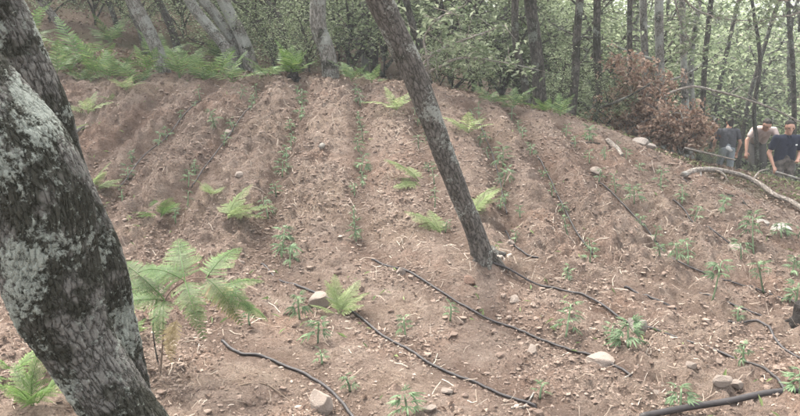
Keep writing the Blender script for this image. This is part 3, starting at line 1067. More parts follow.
# ------------------------------------------------------------------ russet dead bush, arching branch, fallen branch, stumps
def dead_bush(name, label, px, py, D, lobes, n, seed):
    p = at(px, py, D)
    z = float(gz(p[0], p[1]))
    t = thing(name, label, 'bush', (p[0], p[1], z))
    g_ = np.random.default_rng(seed)
    P, parts = [], []
    for (lx, ly, rx, ry, w) in lobes:
        c = at(lx, ly, D) - np.array([p[0], p[1], z])
        sx, sz = rx * D / FPX, ry * D / FPX
        for q in range(max(3, int(w * n / 9))):
            tip = c + g_.normal(size=3) * np.array([sx, sx * .8, sz]) * .55
            st = np.array([g_.uniform(-.15, .15), g_.uniform(-.1, .1), .03])
            mid_ = st * .45 + tip * .55 + np.array([0, 0, .10]) + g_.normal(size=3) * .06
            end = tip + np.array([g_.normal() * .12 + (tip[0] - st[0]) * .12, g_.normal() * .1, -abs(g_.normal()) * .08])
            C = spline([st, mid_, tip, end], 14)
            V, F, bk = tube_arrays(C, np.linspace(.013, .002, 14), 5)
            parts.append((V, F, {'bk': bk}))
            for i_ in range(5, 14):
                for _ in range(2):
                    tw = C[i_] + g_.normal(size=3) * np.array([.09, .09, .07])
                    if g_.random() < .5:
                        V, F, bk = tube_arrays(spline([C[i_], tw], 3), np.linspace(.004, .0015, 3), 4)
                        parts.append((V, F, {'bk': bk}))
                    m = g_.integers(4, 12)
                    P.append(tw + g_.normal(size=(m, 3)) * .032 - np.array([0, 0, .02]))
    V, F, A = join_arrays(parts)
    obj('branch', mesh_np('branch_mesh', V, F, M['bark_dead'], vec={'bk': A['bk']}, smooth=True), t)
    P = np.vstack(P)
    V, F, rn = leaves(P, .055 * g_.uniform(.5, 1.4, len(P)), .1, seed, .5, fold=.3)
    obj('foliage', mesh_np('foliage_mesh', V, F, M['dead_leaf'], attrs={'rnd': rn}), t)


dead_bush('dead_bush', 'tall russet dead bush with upright withered sprays', 634, 135, 10.1, [(625, 62, 12, 9, .3), (646, 66, 13, 10, .35), (658, 82, 12, 12, .4), (634, 84, 14, 12, .4), (612, 92, 12, 9, .2), (655, 106, 16, 12, .45), (628, 110, 14, 12, .25), (606, 112, 9, 8, .1)], 130, 61)
dead_bush('dead_bush', 'low spreading russet heap of withered branches over the pale rock', 680, 150, 9.7, [(672, 108, 14, 10, .35), (692, 112, 14, 12, .4), (708, 122, 9, 10, .2), (684, 128, 18, 10, .5), (656, 124, 14, 9, .35), (640, 132, 12, 7, .2), (700, 135, 12, 7, .25)], 130, 62)


def stick(name, label, pts_px, r0, r1, mat, cat='branch', D=None, group=None, lift=0.0, seg=10, rough=.15, sides=()):
    """a fallen piece of wood: points with D stand in the air, without D lie on the ground"""
    P = []
    for p in pts_px:
        if len(p) == 3:
            P.append(at(*p))
        else:
            q = on(p[0], p[1])
            q[2] += lift + r0 * .6
            P.append(q)
    P = np.array(P)
    o0 = P[0].copy()
    n = 14 * len(P)
    C = spline(P, n) - o0
    me = tube(name + '_mesh', C, np.linspace(r0, r1, n), seg, mat, rough=rough, rfreq=.25 / r0, seed=int(abs(P[0][0]) * 10))
    if not sides:
        o = obj(name, me, None, tuple(o0))
        return tag(o, label, cat, group)
    t = thing(name, label, cat, o0, 0, group)
    obj('stem', me, t)
    for (k, dx, dy, dz, r) in sides:
        p0 = C[int(k * (n - 1))]
        e = p0 + np.array([dx, dy, dz])
        obj('twig', tube('twig_mesh', spline([p0, (p0 + e) / 2 + rng.normal(size=3) * .03, e], 8), np.linspace(r, r * .3, 8), 6, mat, rough=.1, rfreq=15), t)
    return t


stick('bare_branch', 'bare arching branch bowing from the russet bush over the walkers', [(657, 118, 9.9), (662, 98, 9.9), (690, 87, 9.9), (715, 91, 9.9), (745, 99, 10.0), (775, 110, 10.1), (800, 122, 10.2), (830, 137, 10.4)], .019, .010, M['bark_dead'], sides=[(.4, .5, .2, .25, .008), (.6, -.4, .1, .3, .007), (.75, .3, 0, -.3, .006)])
stick('fallen_branch', 'long pale crooked dead branch lying below the walkers', [(683, 176), (700, 177), (722, 178), (745, 183), (760, 190), (775, 200), (790, 208), (812, 224)], .036, .026, M['bark_dead'], 'branch', lift=.05, seg=14, sides=[(.15, -.1, -.25, -.08, .018), (.55, .35, .3, .1, .015), (.3, .05, -.3, -.10, .012)])
stick('fallen_branch', 'thin grey stick lying across the soil beside the forked oak', [(72, 137), (90, 134), (122, 133)], .016, .008, M['bark_dead'])
stick('fallen_branch', 'dark slanting stick between the russet heap and the long pale branch', [(684, 148, 9.4), (710, 154, 9.4), (735, 160, 9.4)], .018, .01, M['bark_dead'])
stick('fallen_branch', 'grey stick propped beneath the russet heap', [(600, 108, 9.6), (625, 98, 9.6), (650, 84, 9.6)], .02, .012, M['bark_dark'])
stick('fallen_branch', 'short thick stub of wood by the pale rock under russet heap', [(607, 143), (617, 150), (622, 156)], .035, .02, M['bark_dead'])
stick('fallen_branch', 'dark twig lying on soil above the pale rock', [(570, 140), (585, 142), (600, 146)], .013, .006, M['bark_dark'])
stick('fallen_branch', 'pale forked twig at the end of the hose near the bottom edge', [(512, 408), (525, 402), (534, 393)], .009, .004, M['bark_dead'], sides=[(.6, .08, .02, .02, .003)])
stick('fallen_branch', 'thin straw coloured twig below the flat stone by the hose', [(622, 384), (632, 375), (638, 370)], .006, .003, M['bark_dead'])
stick('fallen_branch', 'curved dry stalk lying near the stone at the bottom edge', [(225, 400), (250, 390), (268, 389), (290, 402)], .004, .003, M['straw'])
stick('fallen_branch', 'thin dark stick lying on the litter below the long pale branch', [(720, 196), (738, 205), (752, 214)], .014, .007, M['bark_dark'])
stick('fallen_branch', 'dead stick sloping from the long pale branch to the picture edge', [(776, 172, 9.3), (790, 176, 9.3), (815, 184, 9.3)], .016, .01, M['bark_dead'])


def stump(label, px, py, r, h, seed, mat):
    p = on(px, py)
    t = thing('burnt_stump', label, 'stump', p)
    g_ = np.random.default_rng(seed)
    C = np.array([[0, 0, -.05], [0, 0, 0], [.01, 0, h * .3], [.015, .01, h * .65], [.0, 0, h * .95], [0, 0, h]])
    V, F, bk = tube_arrays(spline(C, 26), np.interp(np.linspace(0, 1, 26), [0, .15, .5, .9, 1], [r * 1.35, r * 1.15, r * .9, r * .8, r * .55]), 28, rough=.28, rfreq=1.6 / r * .5, seed=seed)
    obj('trunk', mesh_np('trunk_mesh', V, F, mat, vec={'bk': bk}, smooth=True), t)
    for k in range(5):
        a = k * 1.26 + g_.uniform(-.3, .3)
        e = np.array([math.cos(a) * r * 2.1, math.sin(a) * r * 2.1, -.03])
        obj('root', tube('root_mesh', spline([(0, 0, h * .3), e * .5 + np.array([0, 0, h * .18]), e], 10), np.linspace(r * .42, r * .1, 10), 8, mat, rough=.2, rfreq=10), t)


stump('charred black stump standing on the crest under a tuft of fern', 293, 82, .07, .11, 1, M['char'])
stump('charred dark stump at the picture edge beside the drip hoses', 801, 326, .085, .15, 2, M['char'])

# ------------------------------------------------------------------ ferns
def frond_mesh(name, mat, n_pin=14, n_leaf=11, width=.34, arch=.25, dry_tip=0.0, seed=0, stalk=.18, solid=False):
    """one bipinnate frond, length 1 along +Y, blade facing +Z, tip drooping"""
    g_ = np.random.default_rng(seed)
    Vs, Fs, rn = [], [], []
    cnt = 0

    def quad(p, d, w, nrm, ln, wd, r):
        nonlocal cnt
        a = p
        Vs.extend([a - w * wd * .4, a + w * wd * .4, a + d * ln * .55 + w * wd * .5 - nrm * ln * .02, a + d * ln - nrm * ln * .10, a + d * ln * .55 - w * wd * .5 - nrm * ln * .02])
        Fs.append([cnt, cnt + 1, cnt + 2])
        Fs.append([cnt, cnt + 2, cnt + 4])
        Fs.append([cnt + 4, cnt + 2, cnt + 3])
        rn.extend([r] * 5)
        cnt += 5

    def rach(t):
        return np.array([0, t, arch * (t * 1.0 - 1.35 * t * t)])
    for k in range(n_pin):
        t = stalk + (1 - stalk) * (k / n_pin) ** .92
        p = rach(t)
        tang = rach(min(1, t + .02)) - rach(t - .02)
        tang /= np.linalg.norm(tang)
        u = (t - stalk) / (1 - stalk)
        ln = width * (min(1, .72 + 1.6 * u) * (1 - u) ** .75 + .04) * g_.uniform(.88, 1.1)
        nrm = np.cross(np.array([1, 0, 0]), tang)
        for s in (-1, 1):
            fw = .42 + .25 * u + g_.uniform(-.06, .06)
            d = np.array([s, 0, 0]) * math.cos(fw) + tang * math.sin(fw) - nrm * g_.uniform(.02, .22)
            d /= np.linalg.norm(d)
            w = np.cross(nrm, d)
            if solid:
                r = np.clip(.45 + g_.normal() * .25, 0, 1)
                quad(p, d, w, nrm, ln, .55 * (1 - stalk) / n_pin, r)
                continue
            m = max(3, int(n_leaf * (ln / width) + 2))
            for j in range(m):
                v = (j + .6) / m
                q = p + d * ln * v - nrm * ln * .12 * v * v
                l2 = min(ln * .27, .74 * (1 - stalk) / n_pin) * (1 - v) ** .6 + .006
                r = np.clip(.15 + .5 * v + g_.normal() * .15 + dry_tip * (u > .5), 0, 1)
                for s2 in (-1, 1):
                    dd = w * s2 * .88 + d * .45
                    dd /= np.linalg.norm(dd)
                    quad(q, dd, d, nrm, l2, ln / m * .72, r)
            quad(p + d * ln * .9, d, w, nrm, ln * .14, ln * .05, .7)
    V, F, R_ = np.array(Vs), np.array(Fs), np.array(rn)
    C = np.array([rach(t) for t in np.linspace(0, .98, 14)])
    Vt, Ft, _ = tube_arrays(C, np.linspace(.010, .003, 14), 5)
    V2, F2, A = join_arrays([(V, F, {'rnd': R_}), (Vt, Ft, {'rnd': np.full(len(Vt), .45)})])
    return mesh_np(name, V2, F2, mat, attrs={'rnd': A['rnd']})


FR = {k: [frond_mesh('frond_mesh', M[k], seed=s, arch=.22 + .12 * s, width=.30 + .04 * s) for s in range(2)] for k in ('fern', 'fern_pale', 'fern_dim', 'fern_dry')}
FRF = {k: [frond_mesh('frond_mesh', M[k], 12, 2, .34 + .04 * s, .25 + .15 * s, seed=20 + s, stalk=.2, solid=True) for s in range(2)] for k in ('fern', 'fern_dim', 'fern_pale')}
FRN = [frond_mesh('frond_mesh', M['fern_deep'], 20, 17, .33, .30, seed=9, stalk=.08), frond_mesh('frond_mesh', M['fern_deep'], 20, 17, .28, .55, seed=10, stalk=.08)]
FRD = frond_mesh('frond_mesh', M['fern_dry'], 15, 16, .34, .7, seed=12, stalk=.05)


def put_frond(t, me, loc, az_, pitch, ln, roll=0.0, name='frond'):
    m = Matrix.Rotation(az_, 4, 'Z') @ Matrix.Rotation(pitch, 4, 'X') @ Matrix.Rotation(roll, 4, 'Y')
    o = obj(name, me, t, loc)
    o.rotation_euler = m.to_euler()
    o.scale = (ln, ln, ln)
    return o


FERNC = [0]


def fern(label, px, py, size, n, kind='fern', group=None, az0=None, spread=6.28, pitch=.5, p3=None):
    FERNC[0] += 1
    p = on(px, py) if p3 is None else p3
    t = thing('fern', label, 'fern', p, 0, group)
    g_ = np.random.default_rng(FERNC[0] * 7 + 1)
    a0 = g_.uniform(0, 6.28) if az0 is None else az0 - spread / 2
    n = n + (2 if kind == 'fern_pale' else 0)
    for k in range(n):
        a = a0 + spread * (k + .5) / n + g_.uniform(-.25, .25)
        put_frond(t, (FRF if p[1] > 7.4 and kind in FRF else FR)[kind][k % 2], (0, 0, -.01), a, pitch + g_.uniform(-.25, .55), size * g_.uniform(.75, 1.15), g_.uniform(-.3, .3))
    return t


# azimuth convention: a frond points along (-sin az, cos az); az=+90deg is towards the picture's left
LEFT, RIGHT, AWAY, NEAR = R(90), R(-90), 0.0, R(180)

def big_fern():
    p = on(160, 378)
    t = thing('fern', 'large green bracken fern with browning tips beside the forked oak', 'fern', p)

    def loc(px, py, d):
        return tuple(at(px - 13, py + 8, p[1] + d) - p)
    rp = [np.array(loc(*q)) for q in ((176, 330, .02), (178, 292, 0), (198, 273, -.02), (219, 270, -.04), (236, 280, -.05), (250, 294, -.06))]
    h2 = np.array(loc(172, 280, .08))
    obj('stalk', tube('stalk_mesh', spline([(0, 0, -.03)] + rp, 30), np.linspace(.0055, .002, 30), 6, M['straw']), t)
    obj('stalk', tube('stalk_mesh', spline([(-.03, .08, -.03), np.array(loc(166, 320, .08)), h2], 14), np.linspace(.005, .003, 14), 6, M['bark_dark']), t)
    for k, q, a, pi_, ln, ro in ((0, 1, 52, 20, .44, -22), (1, 1, -172, -18, .26, 8), (0, 2, 22, 26, .36, -8), (1, 2, -152, -24, .34, 15), (0, 3, -22, 20, .30, 5), (1, 3, -132, -26, .30, 20),
                                 (0, 4, -55, 4, .21, 10), (1, 4, -118, -26, .22, 20), (0, 5, -92, -28, .17, 10), (1, 2, 70, 8, .30, -25), (0, 1, 105, 2, .24, -30)):
        put_frond(t, FRN[k], tuple(rp[q]), R(a), R(pi_), ln * 1.12, R(ro))
    put_frond(t, FRN[0], tuple(h2), R(100), R(-2), .30, R(-35))
    put_frond(t, FRN[1], tuple(h2), R(35), R(30), .24, R(-10))
    f = put_frond(t, FRD, tuple(rp[3] + np.array([.01, -.02, -.02])), R(-122), R(-36), .27, R(30))
    f['label'] = 'drooping frond with yellow brown tips'
    f = put_frond(t, FRD, tuple(np.array(loc(190, 312, -.05))), R(165), R(-58), .22, R(0))
    f['label'] = 'withered straw yellow frond'


big_fern()
fern('small bright fern low on the ground behind the foot of forked oak', 128, 338, .22, 4, 'fern')
fern('pair of yellow green fronds jutting out behind the forked oak', 88, 192, .34, 3, 'fern_pale', az0=R(-80), spread=1.3, pitch=.45)
fern('leafy light green fern in the furrow between forked oak and the plot', 160, 214, .26, 6, 'fern')
fern('pale fern fan arching along the soil above the large bracken', 228, 226, .38, 4, 'fern_pale', az0=R(-60), spread=2.2, pitch=.4)
fern('small light fern at the upper side of the pale arching fan', 212, 208, .22, 3, 'fern_pale')
fern('pale yellow fern beside the pinkish stone on the hose', 338, 318, .25, 5, 'fern_pale', az0=R(-10), spread=3.6, pitch=.7)
fern('light fern tuft growing on the crest beyond the leaning trunk', 396, 117, .36, 5, 'fern_pale')
fern('light fern tuft past the leaning trunk towards the close pair of trunks', 467, 138, .34, 5, 'fern_pale')
fern('low pale fern spreading against the back of the leaning trunk', 420, 182, .40, 5, 'fern_pale', az0=R(70), spread=2.4, pitch=.3)
fern('pale frond pair at the upper side of the leaning trunk foot', 442, 232, .34, 3, 'fern_pale', az0=R(60), spread=1.6, pitch=.35)
fern('pale fronds peeping out past the leaning trunk foot', 472, 222, .34, 3, 'fern_pale', az0=R(-65), spread=1.2, pitch=.4)
fern('yellow green fern tuft close behind the second stem of forked oak', 88, 115, .30, 5, 'fern_pale')
fern('very small fern sprout near the grey stick by forked oak', 78, 132, .24, 3, 'fern_pale')
fern('small fern sprout below the pale leaning oak', 126, 95, .28, 4, 'fern_pale')
fern('small fern sprout beside the dark furrow under the fern bank', 112, 100, .22, 4, 'fern')
fern('green fern at the bottom corner under the forked oak', 34, 414, .30, 6, 'fern', pitch=.8)
fern('thin leaved fern between forked oak foot and the picture edge', 14, 378, .22, 4, 'fern')
fern('tuft of bright fern growing behind the charred stump on the crest', 293, 82, .50, 10, 'fern', pitch=.75)
fern('fern at the foot of the sturdy grey crest oak', 352, 84, .42, 5, 'fern_dim')
fern('low fern spread between grey crest oak and leaning trunk', 372, 86, .36, 5, 'fern_dim')
fern('bright fern at the foot of the stout straight trunk', 545, 113, .30, 6, 'fern')
fern('dull fern tuft between coppiced trio and charred stump', 268, 80, .45, 6, 'fern_dim')
fern('dull fern on the crest under the pale leaved sapling', 492, 106, .38, 5, 'fern_dim')
fern('dull fern near the foot of the bent thin trunk', 512, 110, .40, 5, 'fern_dim')
fern('fern by the trunk standing alone on the crest', 560, 119, .34, 5, 'fern_dim')
bank = [(44, 66), (58, 70), (70, 64), (84, 72), (98, 67), (110, 74), (122, 70), (136, 74), (148, 68), (180, 72), (192, 68), (206, 73), (220, 70), (232, 76)]
for k, (px, py) in enumerate(bank):
    fern('%s fern from the forked oak in the fern bank under the trees' % ORD[k], px, py + 9, random.uniform(.36, .58), random.randint(4, 6), 'fern_dim' if k % 4 else 'fern', 'ferns of the bank under the trees', pitch=.62)
for k in range(6):
    D = 9.9 + 2.2 * random.random()
    px = -10 + 45 * k + random.uniform(-8, 8)
    x = (px - 400) / FPX * D
    fern('fern growing in the shade behind the fern bank', 0, 0, random.uniform(.5, .75), 7, 'fern_dim', 'ferns in the shade behind the bank', pitch=.6, p3=np.array([x, D, float(gz(x, D))]))

# ------------------------------------------------------------------ seedlings
def palmate_mesh(seed=0, nl=7):
    g_ = np.random.default_rng(seed)
    Vs, Fs, rn = [], [], []
    c = 0
    for k in range(nl):
        a = (k - (nl - 1) / 2) * (2.5 / (nl - 1)) * 1.0
        ln = 1 - .16 * abs(k - (nl - 1) / 2)
        d = np.array([math.sin(a), math.cos(a), 0])
        w = np.array([d[1], -d[0], 0])
        wd = .052
        p0 = np.array([0, .35, 0])
        droop = g_.uniform(.08, .28)
        for (t, ww) in ((0, .1), (.35, .85), (.65, 1), (1, .04)):
            q = p0 + d * ln * t * .75
            z = -droop * t * t
            Vs.append(q - w * wd * ww + np.array([0, 0, z + .03]))
            Vs.append(q + np.array([0, 0, z]))
            Vs.append(q + w * wd * ww + np.array([0, 0, z + .03]))
        r = np.clip(.5 + g_.normal() * .22, 0, 1)
        rn += [r] * 12
        for i in range(3):
            b = c + i * 3
            Fs += [[b, b + 1, b + 4, b + 3], [b + 1, b + 2, b + 5, b + 4]]
        c += 12
    V, F = np.array(Vs), np.array(Fs)
    Vt, Ft, _ = tube_arrays(np.array([[0, 0, -.02], [0, .18, .02], [0, .36, 0]]), [.012, .010, .009], 4)
    V2, F2, A = join_arrays([(V, F, {'rnd': np.array(rn)}), (Vt, Ft, {'rnd': np.full(len(Vt), .6)})])
    return mesh_np('leaf_mesh', V2, F2, M['seedling'], attrs={'rnd': A['rnd']})


PALM = [palmate_mesh(k, 7 if k < 2 else 5) for k in range(3)]
STEMS = [tube('stem_mesh', spline([(0, 0, -.05), (.01, 0, .4), (0, .01, 1)], 8), np.linspace(.014, .008, 8), 6, M['seedling']) for _ in range(1)]
for s in STEMS:
    s.attributes.new('rnd', 'FLOAT', 'POINT').data.foreach_set('value', np.full(len(s.vertices), .7, dtype=np.float32))

SEEDN = [0]


def seedling(label, px, py, h, leaf, tiers, group='seedlings planted along the furrows', top_only=False, p3=None):
    SEEDN[0] += 1
    g_ = np.random.default_rng(SEEDN[0] * 13)
    p = on(px, py) if p3 is None else p3
    t = thing('seedling', label, 'seedling', p, g_.uniform(0, 6.28), group)
    t.rotation_euler[0], t.rotation_euler[1] = g_.normal() * .12, g_.normal() * .12
    h *= g_.uniform(.8, 1.05)
    leaf *= g_.uniform(.75, 1.0)
    o = obj('stem', STEMS[0], t)
    o.scale = (.5, .5, h)
    for i in range(tiers):
        u = (i + 1) / tiers
        z = h * ((.55 + .45 * u) if top_only else (.2 + .8 * u))
        for q in range(3 if i % 2 else 2):
            a = i * 1.57 + q * (6.28 / (3 if i % 2 else 2)) + g_.uniform(-.3, .3)
            s = leaf * (1 - .35 * u if not top_only else .9) * g_.uniform(.8, 1.15)
            o = obj('leaf', PALM[int(g_.integers(0, 3))], t, (0, 0, z))
            o.rotation_euler = (Matrix.Rotation(a, 4, 'Z') @ Matrix.Rotation(-.25 + 1.0 * u * g_.uniform(.2, 1.2), 4, 'X') @ Matrix.Rotation(g_.normal() * .35, 4, 'Y')).to_euler()
            o.scale = (s * g_.uniform(.7, 1.1), s, s * g_.uniform(.8, 2.0))
    return t


SEED = [
    ('furrow next to the coppiced trio', [(240, 100, .16, .10, 3), (216, 132, .18, .12, 4), (195, 168, .14, .09, 3)]),
    ('furrow running down to the pinkish stone', [(302, 98, .20, .12, 4), (300, 116, .20, .12, 4), (291, 142, .14, .09, 3), (282, 172, .18, .12, 4), (276, 192, .14, .10, 3), (268, 214, .18, .12, 4), (282, 258, .24, .16, 6), (290, 270, .14, .12, 3)]),
    ('middle furrow straight below the crest oak', [(360, 100, .20, .12, 4), (361, 118, .15, .10, 3), (360, 168, .20, .13, 4), (362, 184, .15, .10, 3), (356, 236, .17, .10, 4)]),
    ('furrow just past the leaning trunk', [(480, 142, .15, .10, 3), (503, 164, .24, .15, 5), (504, 182, .2, .13, 4), (500, 205, .12, .09, 3)]),
    ('furrow leading up to the lone crest trunk', [(530, 150, .13, .09, 3), (570, 278, .13, .11, 3), (590, 262, .13, .10, 3)]),
    ('furrow below the pale rock', [(590, 140, .22, .15, 5), (605, 160, .14, .10, 3), (634, 205, .18, .12, 4), (640, 222, .12, .10, 3), (676, 268, .17, .13, 4), (660, 262, .12, .09, 3)]),
    ('furrow running beneath the long pale branch', [(640, 170, .15, .11, 3), (660, 182, .16, .11, 3), (682, 200, .18, .12, 4), (695, 218, .16, .11, 3), (720, 222, .18, .11, 4)]),
]
for rowname, lst in SEED:
    for k, (px, py, h, lf, ti) in enumerate(lst):
        seedling('%s seedling from the crest in the %s' % (ORD[k], rowname), px, py, h, lf, ti)
ONE = [
    (300, 326, .15, .11, 4, False, 'lone seedling just below the pinkish stone'), (318, 346, .17, .13, 4, False, 'lone bushy seedling between pinkish stone and black hose'),
    (405, 336, .12, .09, 3, False, 'faint small seedling between the two long sagging hoses'), (450, 324, .12, .09, 3, False, 'faint small seedling above the sagging hose near leaning trunk'),
    (566, 336, .22, .14, 5, False, 'upright fresh green seedling above the flat stone'), (628, 352, .17, .15, 5, False, 'broad leaved seedling at the foot of the upright grey stone'),
    (612, 342, .13, .11, 3, False, 'small seedling beside the broad leaved one near flat stone'), (680, 414, .13, .12, 4, False, 'seedling at the bottom edge by the end of the thick pipe'),
    (712, 304, .30, .12, 3, True, 'tall thin seedling with a bare stem and leaf tuft'), (754, 252, .32, .13, 4, True, 'tall seedling tuft under the brown boulder furrow near the pale stone'),
    (764, 290, .24, .12, 3, True, 'tall flat topped seedling above the charred stump'), (790, 282, .18, .14, 4, False, 'leafy seedling near the picture edge beyond the charred stump'),
    (796, 306, .2, .15, 5, False, 'leafy seedling right behind the charred stump'), (798, 402, .14, .13, 5, False, 'bushy seedling at the far end of the thick pipe'),
    (744, 368, .13, .10, 3, False, 'small greyish seedling under the hose near thick pipe'), (738, 322, .1, .09, 3, False, 'tiny seedling between two hoses near charred stump'),
    (688, 262, .2, .12, 4, False, 'seedling beside the brown boulder on the hose'), (408, 416, .12, .11, 4, False, 'seedling cut by the bottom edge between two hoses'),
    (780, 246, .16, .12, 4, False, 'seedling in front of the pale lichen stone'), (740, 268, .16, .11, 3, True, 'thin seedling just below the brown boulder'),
    (322, 362, .1, .08, 3, False, 'wispy seedling over the black hose near the bottom stone'), (236, 300, .12, .09, 3, False, 'grey green seedling close to the large bracken tips'),
    (350, 388, .1, .08, 3, False, 'faint seedling above the bottom edge stone'), (250, 330, .09, .08, 2, False, 'tiny seedling by the start of the black hose'),
    (540, 398, .07, .07, 2, False, 'tiny seedling past the twig at the hose end')]
for px, py, h, lf, ti, top, lab in ONE:
    seedling(lab, px, py, h, lf, ti, top_only=top)

taken = [tuple(o_.location[:2]) for o_ in COL.objects if o_.name.startswith('seedling')]
ROWNAME = {'b': 'furrow beside the fern bank', 'c': 'furrow next to the coppiced trio', 'd': 'furrow running down to the pinkish stone', 'e': 'middle furrow below the crest oak',
           'f': 'furrow hidden behind the leaning trunk', 'g': 'furrow just past the leaning trunk', 'h': 'furrow leading up to the lone crest trunk',
           'i': 'furrow below the pale rock', 'j': 'furrow beneath the long pale branch', 'k': 'uppermost furrow under the long pale branch'}
g = np.random.default_rng(404)
for key, nm in ROWNAME.items():
    r_ = ROWS[key]
    acc = 0.2
    for i_ in range(1, len(r_)):
        acc -= float(np.linalg.norm(r_[i_] - r_[i_ - 1]))
        if acc > 0 or r_[i_][1] < 5.4:
            continue
        acc = g.uniform(.22, .5)
        x_, y_ = r_[i_][0] + g.normal() * .04, r_[i_][1] + g.normal() * .03
        if min((x_ - a) ** 2 + (y_ - b) ** 2 for a, b in taken) < .03:
            continue
        taken.append((x_, y_))
        seedling('small faint seedling dotted along the ' + nm, 0, 0, g.uniform(.09, .17), g.uniform(.07, .11), int(g.integers(2, 4)), p3=np.array([x_, y_, float(gz(x_, y_))]))

# ------------------------------------------------------------------ hoses
def row_piece(key, a, b, n=70):
    """the part of a row between picture columns/rows a..b, as fractions"""
    r = ROWS[key]
    i0, i1 = int(a * (len(r) - 1)), int(b * (len(r) - 1))
    return r[i0:i1 + 1]


def hose_from_px(label, pts, r=.0105, bury=(), group='drip hoses', stiff=0):
    xy = spline([hit_base(*p) for p in pts], max(30, 22 * len(pts)))
    w = .010 * fbm(np.stack([np.linspace(0, len(pts) * .5, len(xy)), np.full(len(xy), pts[0][0] * .37)], 1), 2, 3)
    d = np.gradient(xy, axis=0)
    nrm = np.stack([-d[:, 1], d[:, 0]], 1)
    nrm /= np.linalg.norm(nrm, axis=1)[:, None] + 1e-9
    xy = xy + nrm * w[:, None]
    z0 = gz(xy[:, 0], xy[:, 1])
    # the tube bridges small hollows: local maximum, then smoothed
    k = 5
    zm = np.array([z0[max(0, i - k):i + k + 1].max() for i in range(len(z0))])
    for _ in range(2):
        zm = np.convolve(np.pad(zm, 6, mode='edge'), np.ones(13) / 13, 'valid')
    zm = np.maximum(zm - .004, z0 + .002)
    zm = np.convolve(np.pad(zm, 2, mode='edge'), np.ones(5) / 5, 'valid')
    z = zm + r * .75
    for _ in range(stiff):
        z = np.convolve(np.pad(z, 12, mode='reflect', reflect_type='odd'), np.ones(25) / 25, 'valid')
    t = np.linspace(0, 1, len(xy))
    for (c, wd, dep) in bury:
        z -= dep * np.exp(-((t - c) / wd) ** 2)
    z[0] -= .03
    z[-1] -= .02
    C = np.stack([xy[:, 0], xy[:, 1], z], 1)
    o0 = C[0].copy()
    o = obj('drip_hose', tube('hose_mesh', C - o0, r * .76, 10, M['hose']), None, tuple(o0))
    return tag(o, label, 'hose', group)


hose_from_px('black hose curving from the large bracken past the bottom stone', [(222, 338), (240, 350), (265, 355), (300, 366), (322, 380), (338, 397), (355, 418), (362, 430)], .0115)
hose_from_px('black hose sagging from the pinkish stone to the bottom edge twig', [(262, 262), (280, 280), (312, 294), (340, 306), (355, 315), (378, 332), (400, 345), (425, 359), (450, 370), (480, 382), (510, 395), (536, 404)], .0105, bury=[(.10, .06, .02)])
hose_from_px('black hose running from below the middle furrow to the flat stone', [(372, 256), (387, 265), (402, 269), (420, 280), (450, 297), (480, 312), (515, 325), (550, 340), (575, 350), (600, 358), (632, 376)], .0100)
hose_from_px('black hose running from the leaning trunk foot to the thick pipe', [(492, 270), (520, 276), (560, 288), (595, 303), (630, 322), (680, 338), (720, 350), (757, 368), (780, 385), (790, 396)], .0100)
hose_from_px('short thin hose length surfacing beside the leaning trunk', [(506, 225), (513, 238), (525, 250), (538, 258)], .0085)
hose_from_px('short dark hose length surfacing above the upright grey stone', [(624, 290), (640, 297), (658, 303), (676, 309)], .0105)
hose_from_px('dark hose bending out of the soil down to the picture edge', [(728, 322), (748, 327), (766, 335), (778, 346), (800, 358), (815, 364)], .0105)
hose_from_px('thin hose lying straight up the slope below the lone crest trunk', [(536, 150), (548, 170), (560, 197), (575, 225), (592, 252)], .0085)
hose_from_px('thin hose running under the tall thin seedling to charred stump', [(700, 291), (716, 297), (738, 304), (762, 313), (792, 326)], .0095)
hose_from_px('thin hose descending from the small tan stone on the bare slope', [(600, 176), (625, 203), (650, 228), (664, 248), (678, 260), (705, 272)], .0085)
hose_from_px('thin hose crossing the brown boulder furrow', [(672, 196), (686, 209), (705, 232), (735, 248), (772, 264), (802, 276)], .0090)
hose_from_px('short hose piece ending above the charred stump', [(720, 277), (742, 284), (768, 291), (800, 303)], .0090)
hose_from_px('thin hose under the long pale branch', [(676, 178), (700, 192), (730, 207), (760, 224), (800, 244)], .0085)
hose_from_px('thin hose in the furrow just past the leaning trunk', [(478, 118), (490, 145), (500, 178), (508, 210)], .0075)
hose_from_px('thin hose half sunk in the furrow of the coppiced trio', [(250, 104), (232, 132), (212, 156), (192, 184)], .0075)
hose_from_px('thin hose half sunk in the furrow by fern bank', [(200, 96), (170, 130), (142, 158), (120, 188)], .0075)
o = hose_from_px('thick dark main pipe cutting the bottom corner', [(640, 432), (692, 415), (745, 407), (815, 398)], .021, group=None, stiff=3)
o.name = 'main_pipe'
o['category'] = 'pipe'

# ------------------------------------------------------------------ stones
def rock_mesh(seed, sub=3, flat=.75, rough=.22, mat='stone'):
    bm = bmesh.new()
    bmesh.ops.create_icosphere(bm, subdivisions=sub, radius=1)
    V = np.array([v.co[:] for v in bm.verts])
    g_ = np.random.default_rng(seed)
    # cut by random planes for faces and edges, then roughen
    for k in range(11):
        n = g_.normal(size=3)
        n /= np.linalg.norm(n)
        d = g_.uniform(.55, .85)
        over = np.clip(V @ n - d, 0, None)
        V = V - over[:, None] * n
    V = V * (1 + rough * .28 * fbm(V * 1.6 + seed, 3, seed))[:, None]
    V[:, 2] *= flat
    for v, c in zip(bm.verts, V):
        v.co = c
    me = bpy.data.meshes.new('rock_mesh')
    bm.to_mesh(me)
    bm.free()
    me.materials.append(M[mat])
    return me


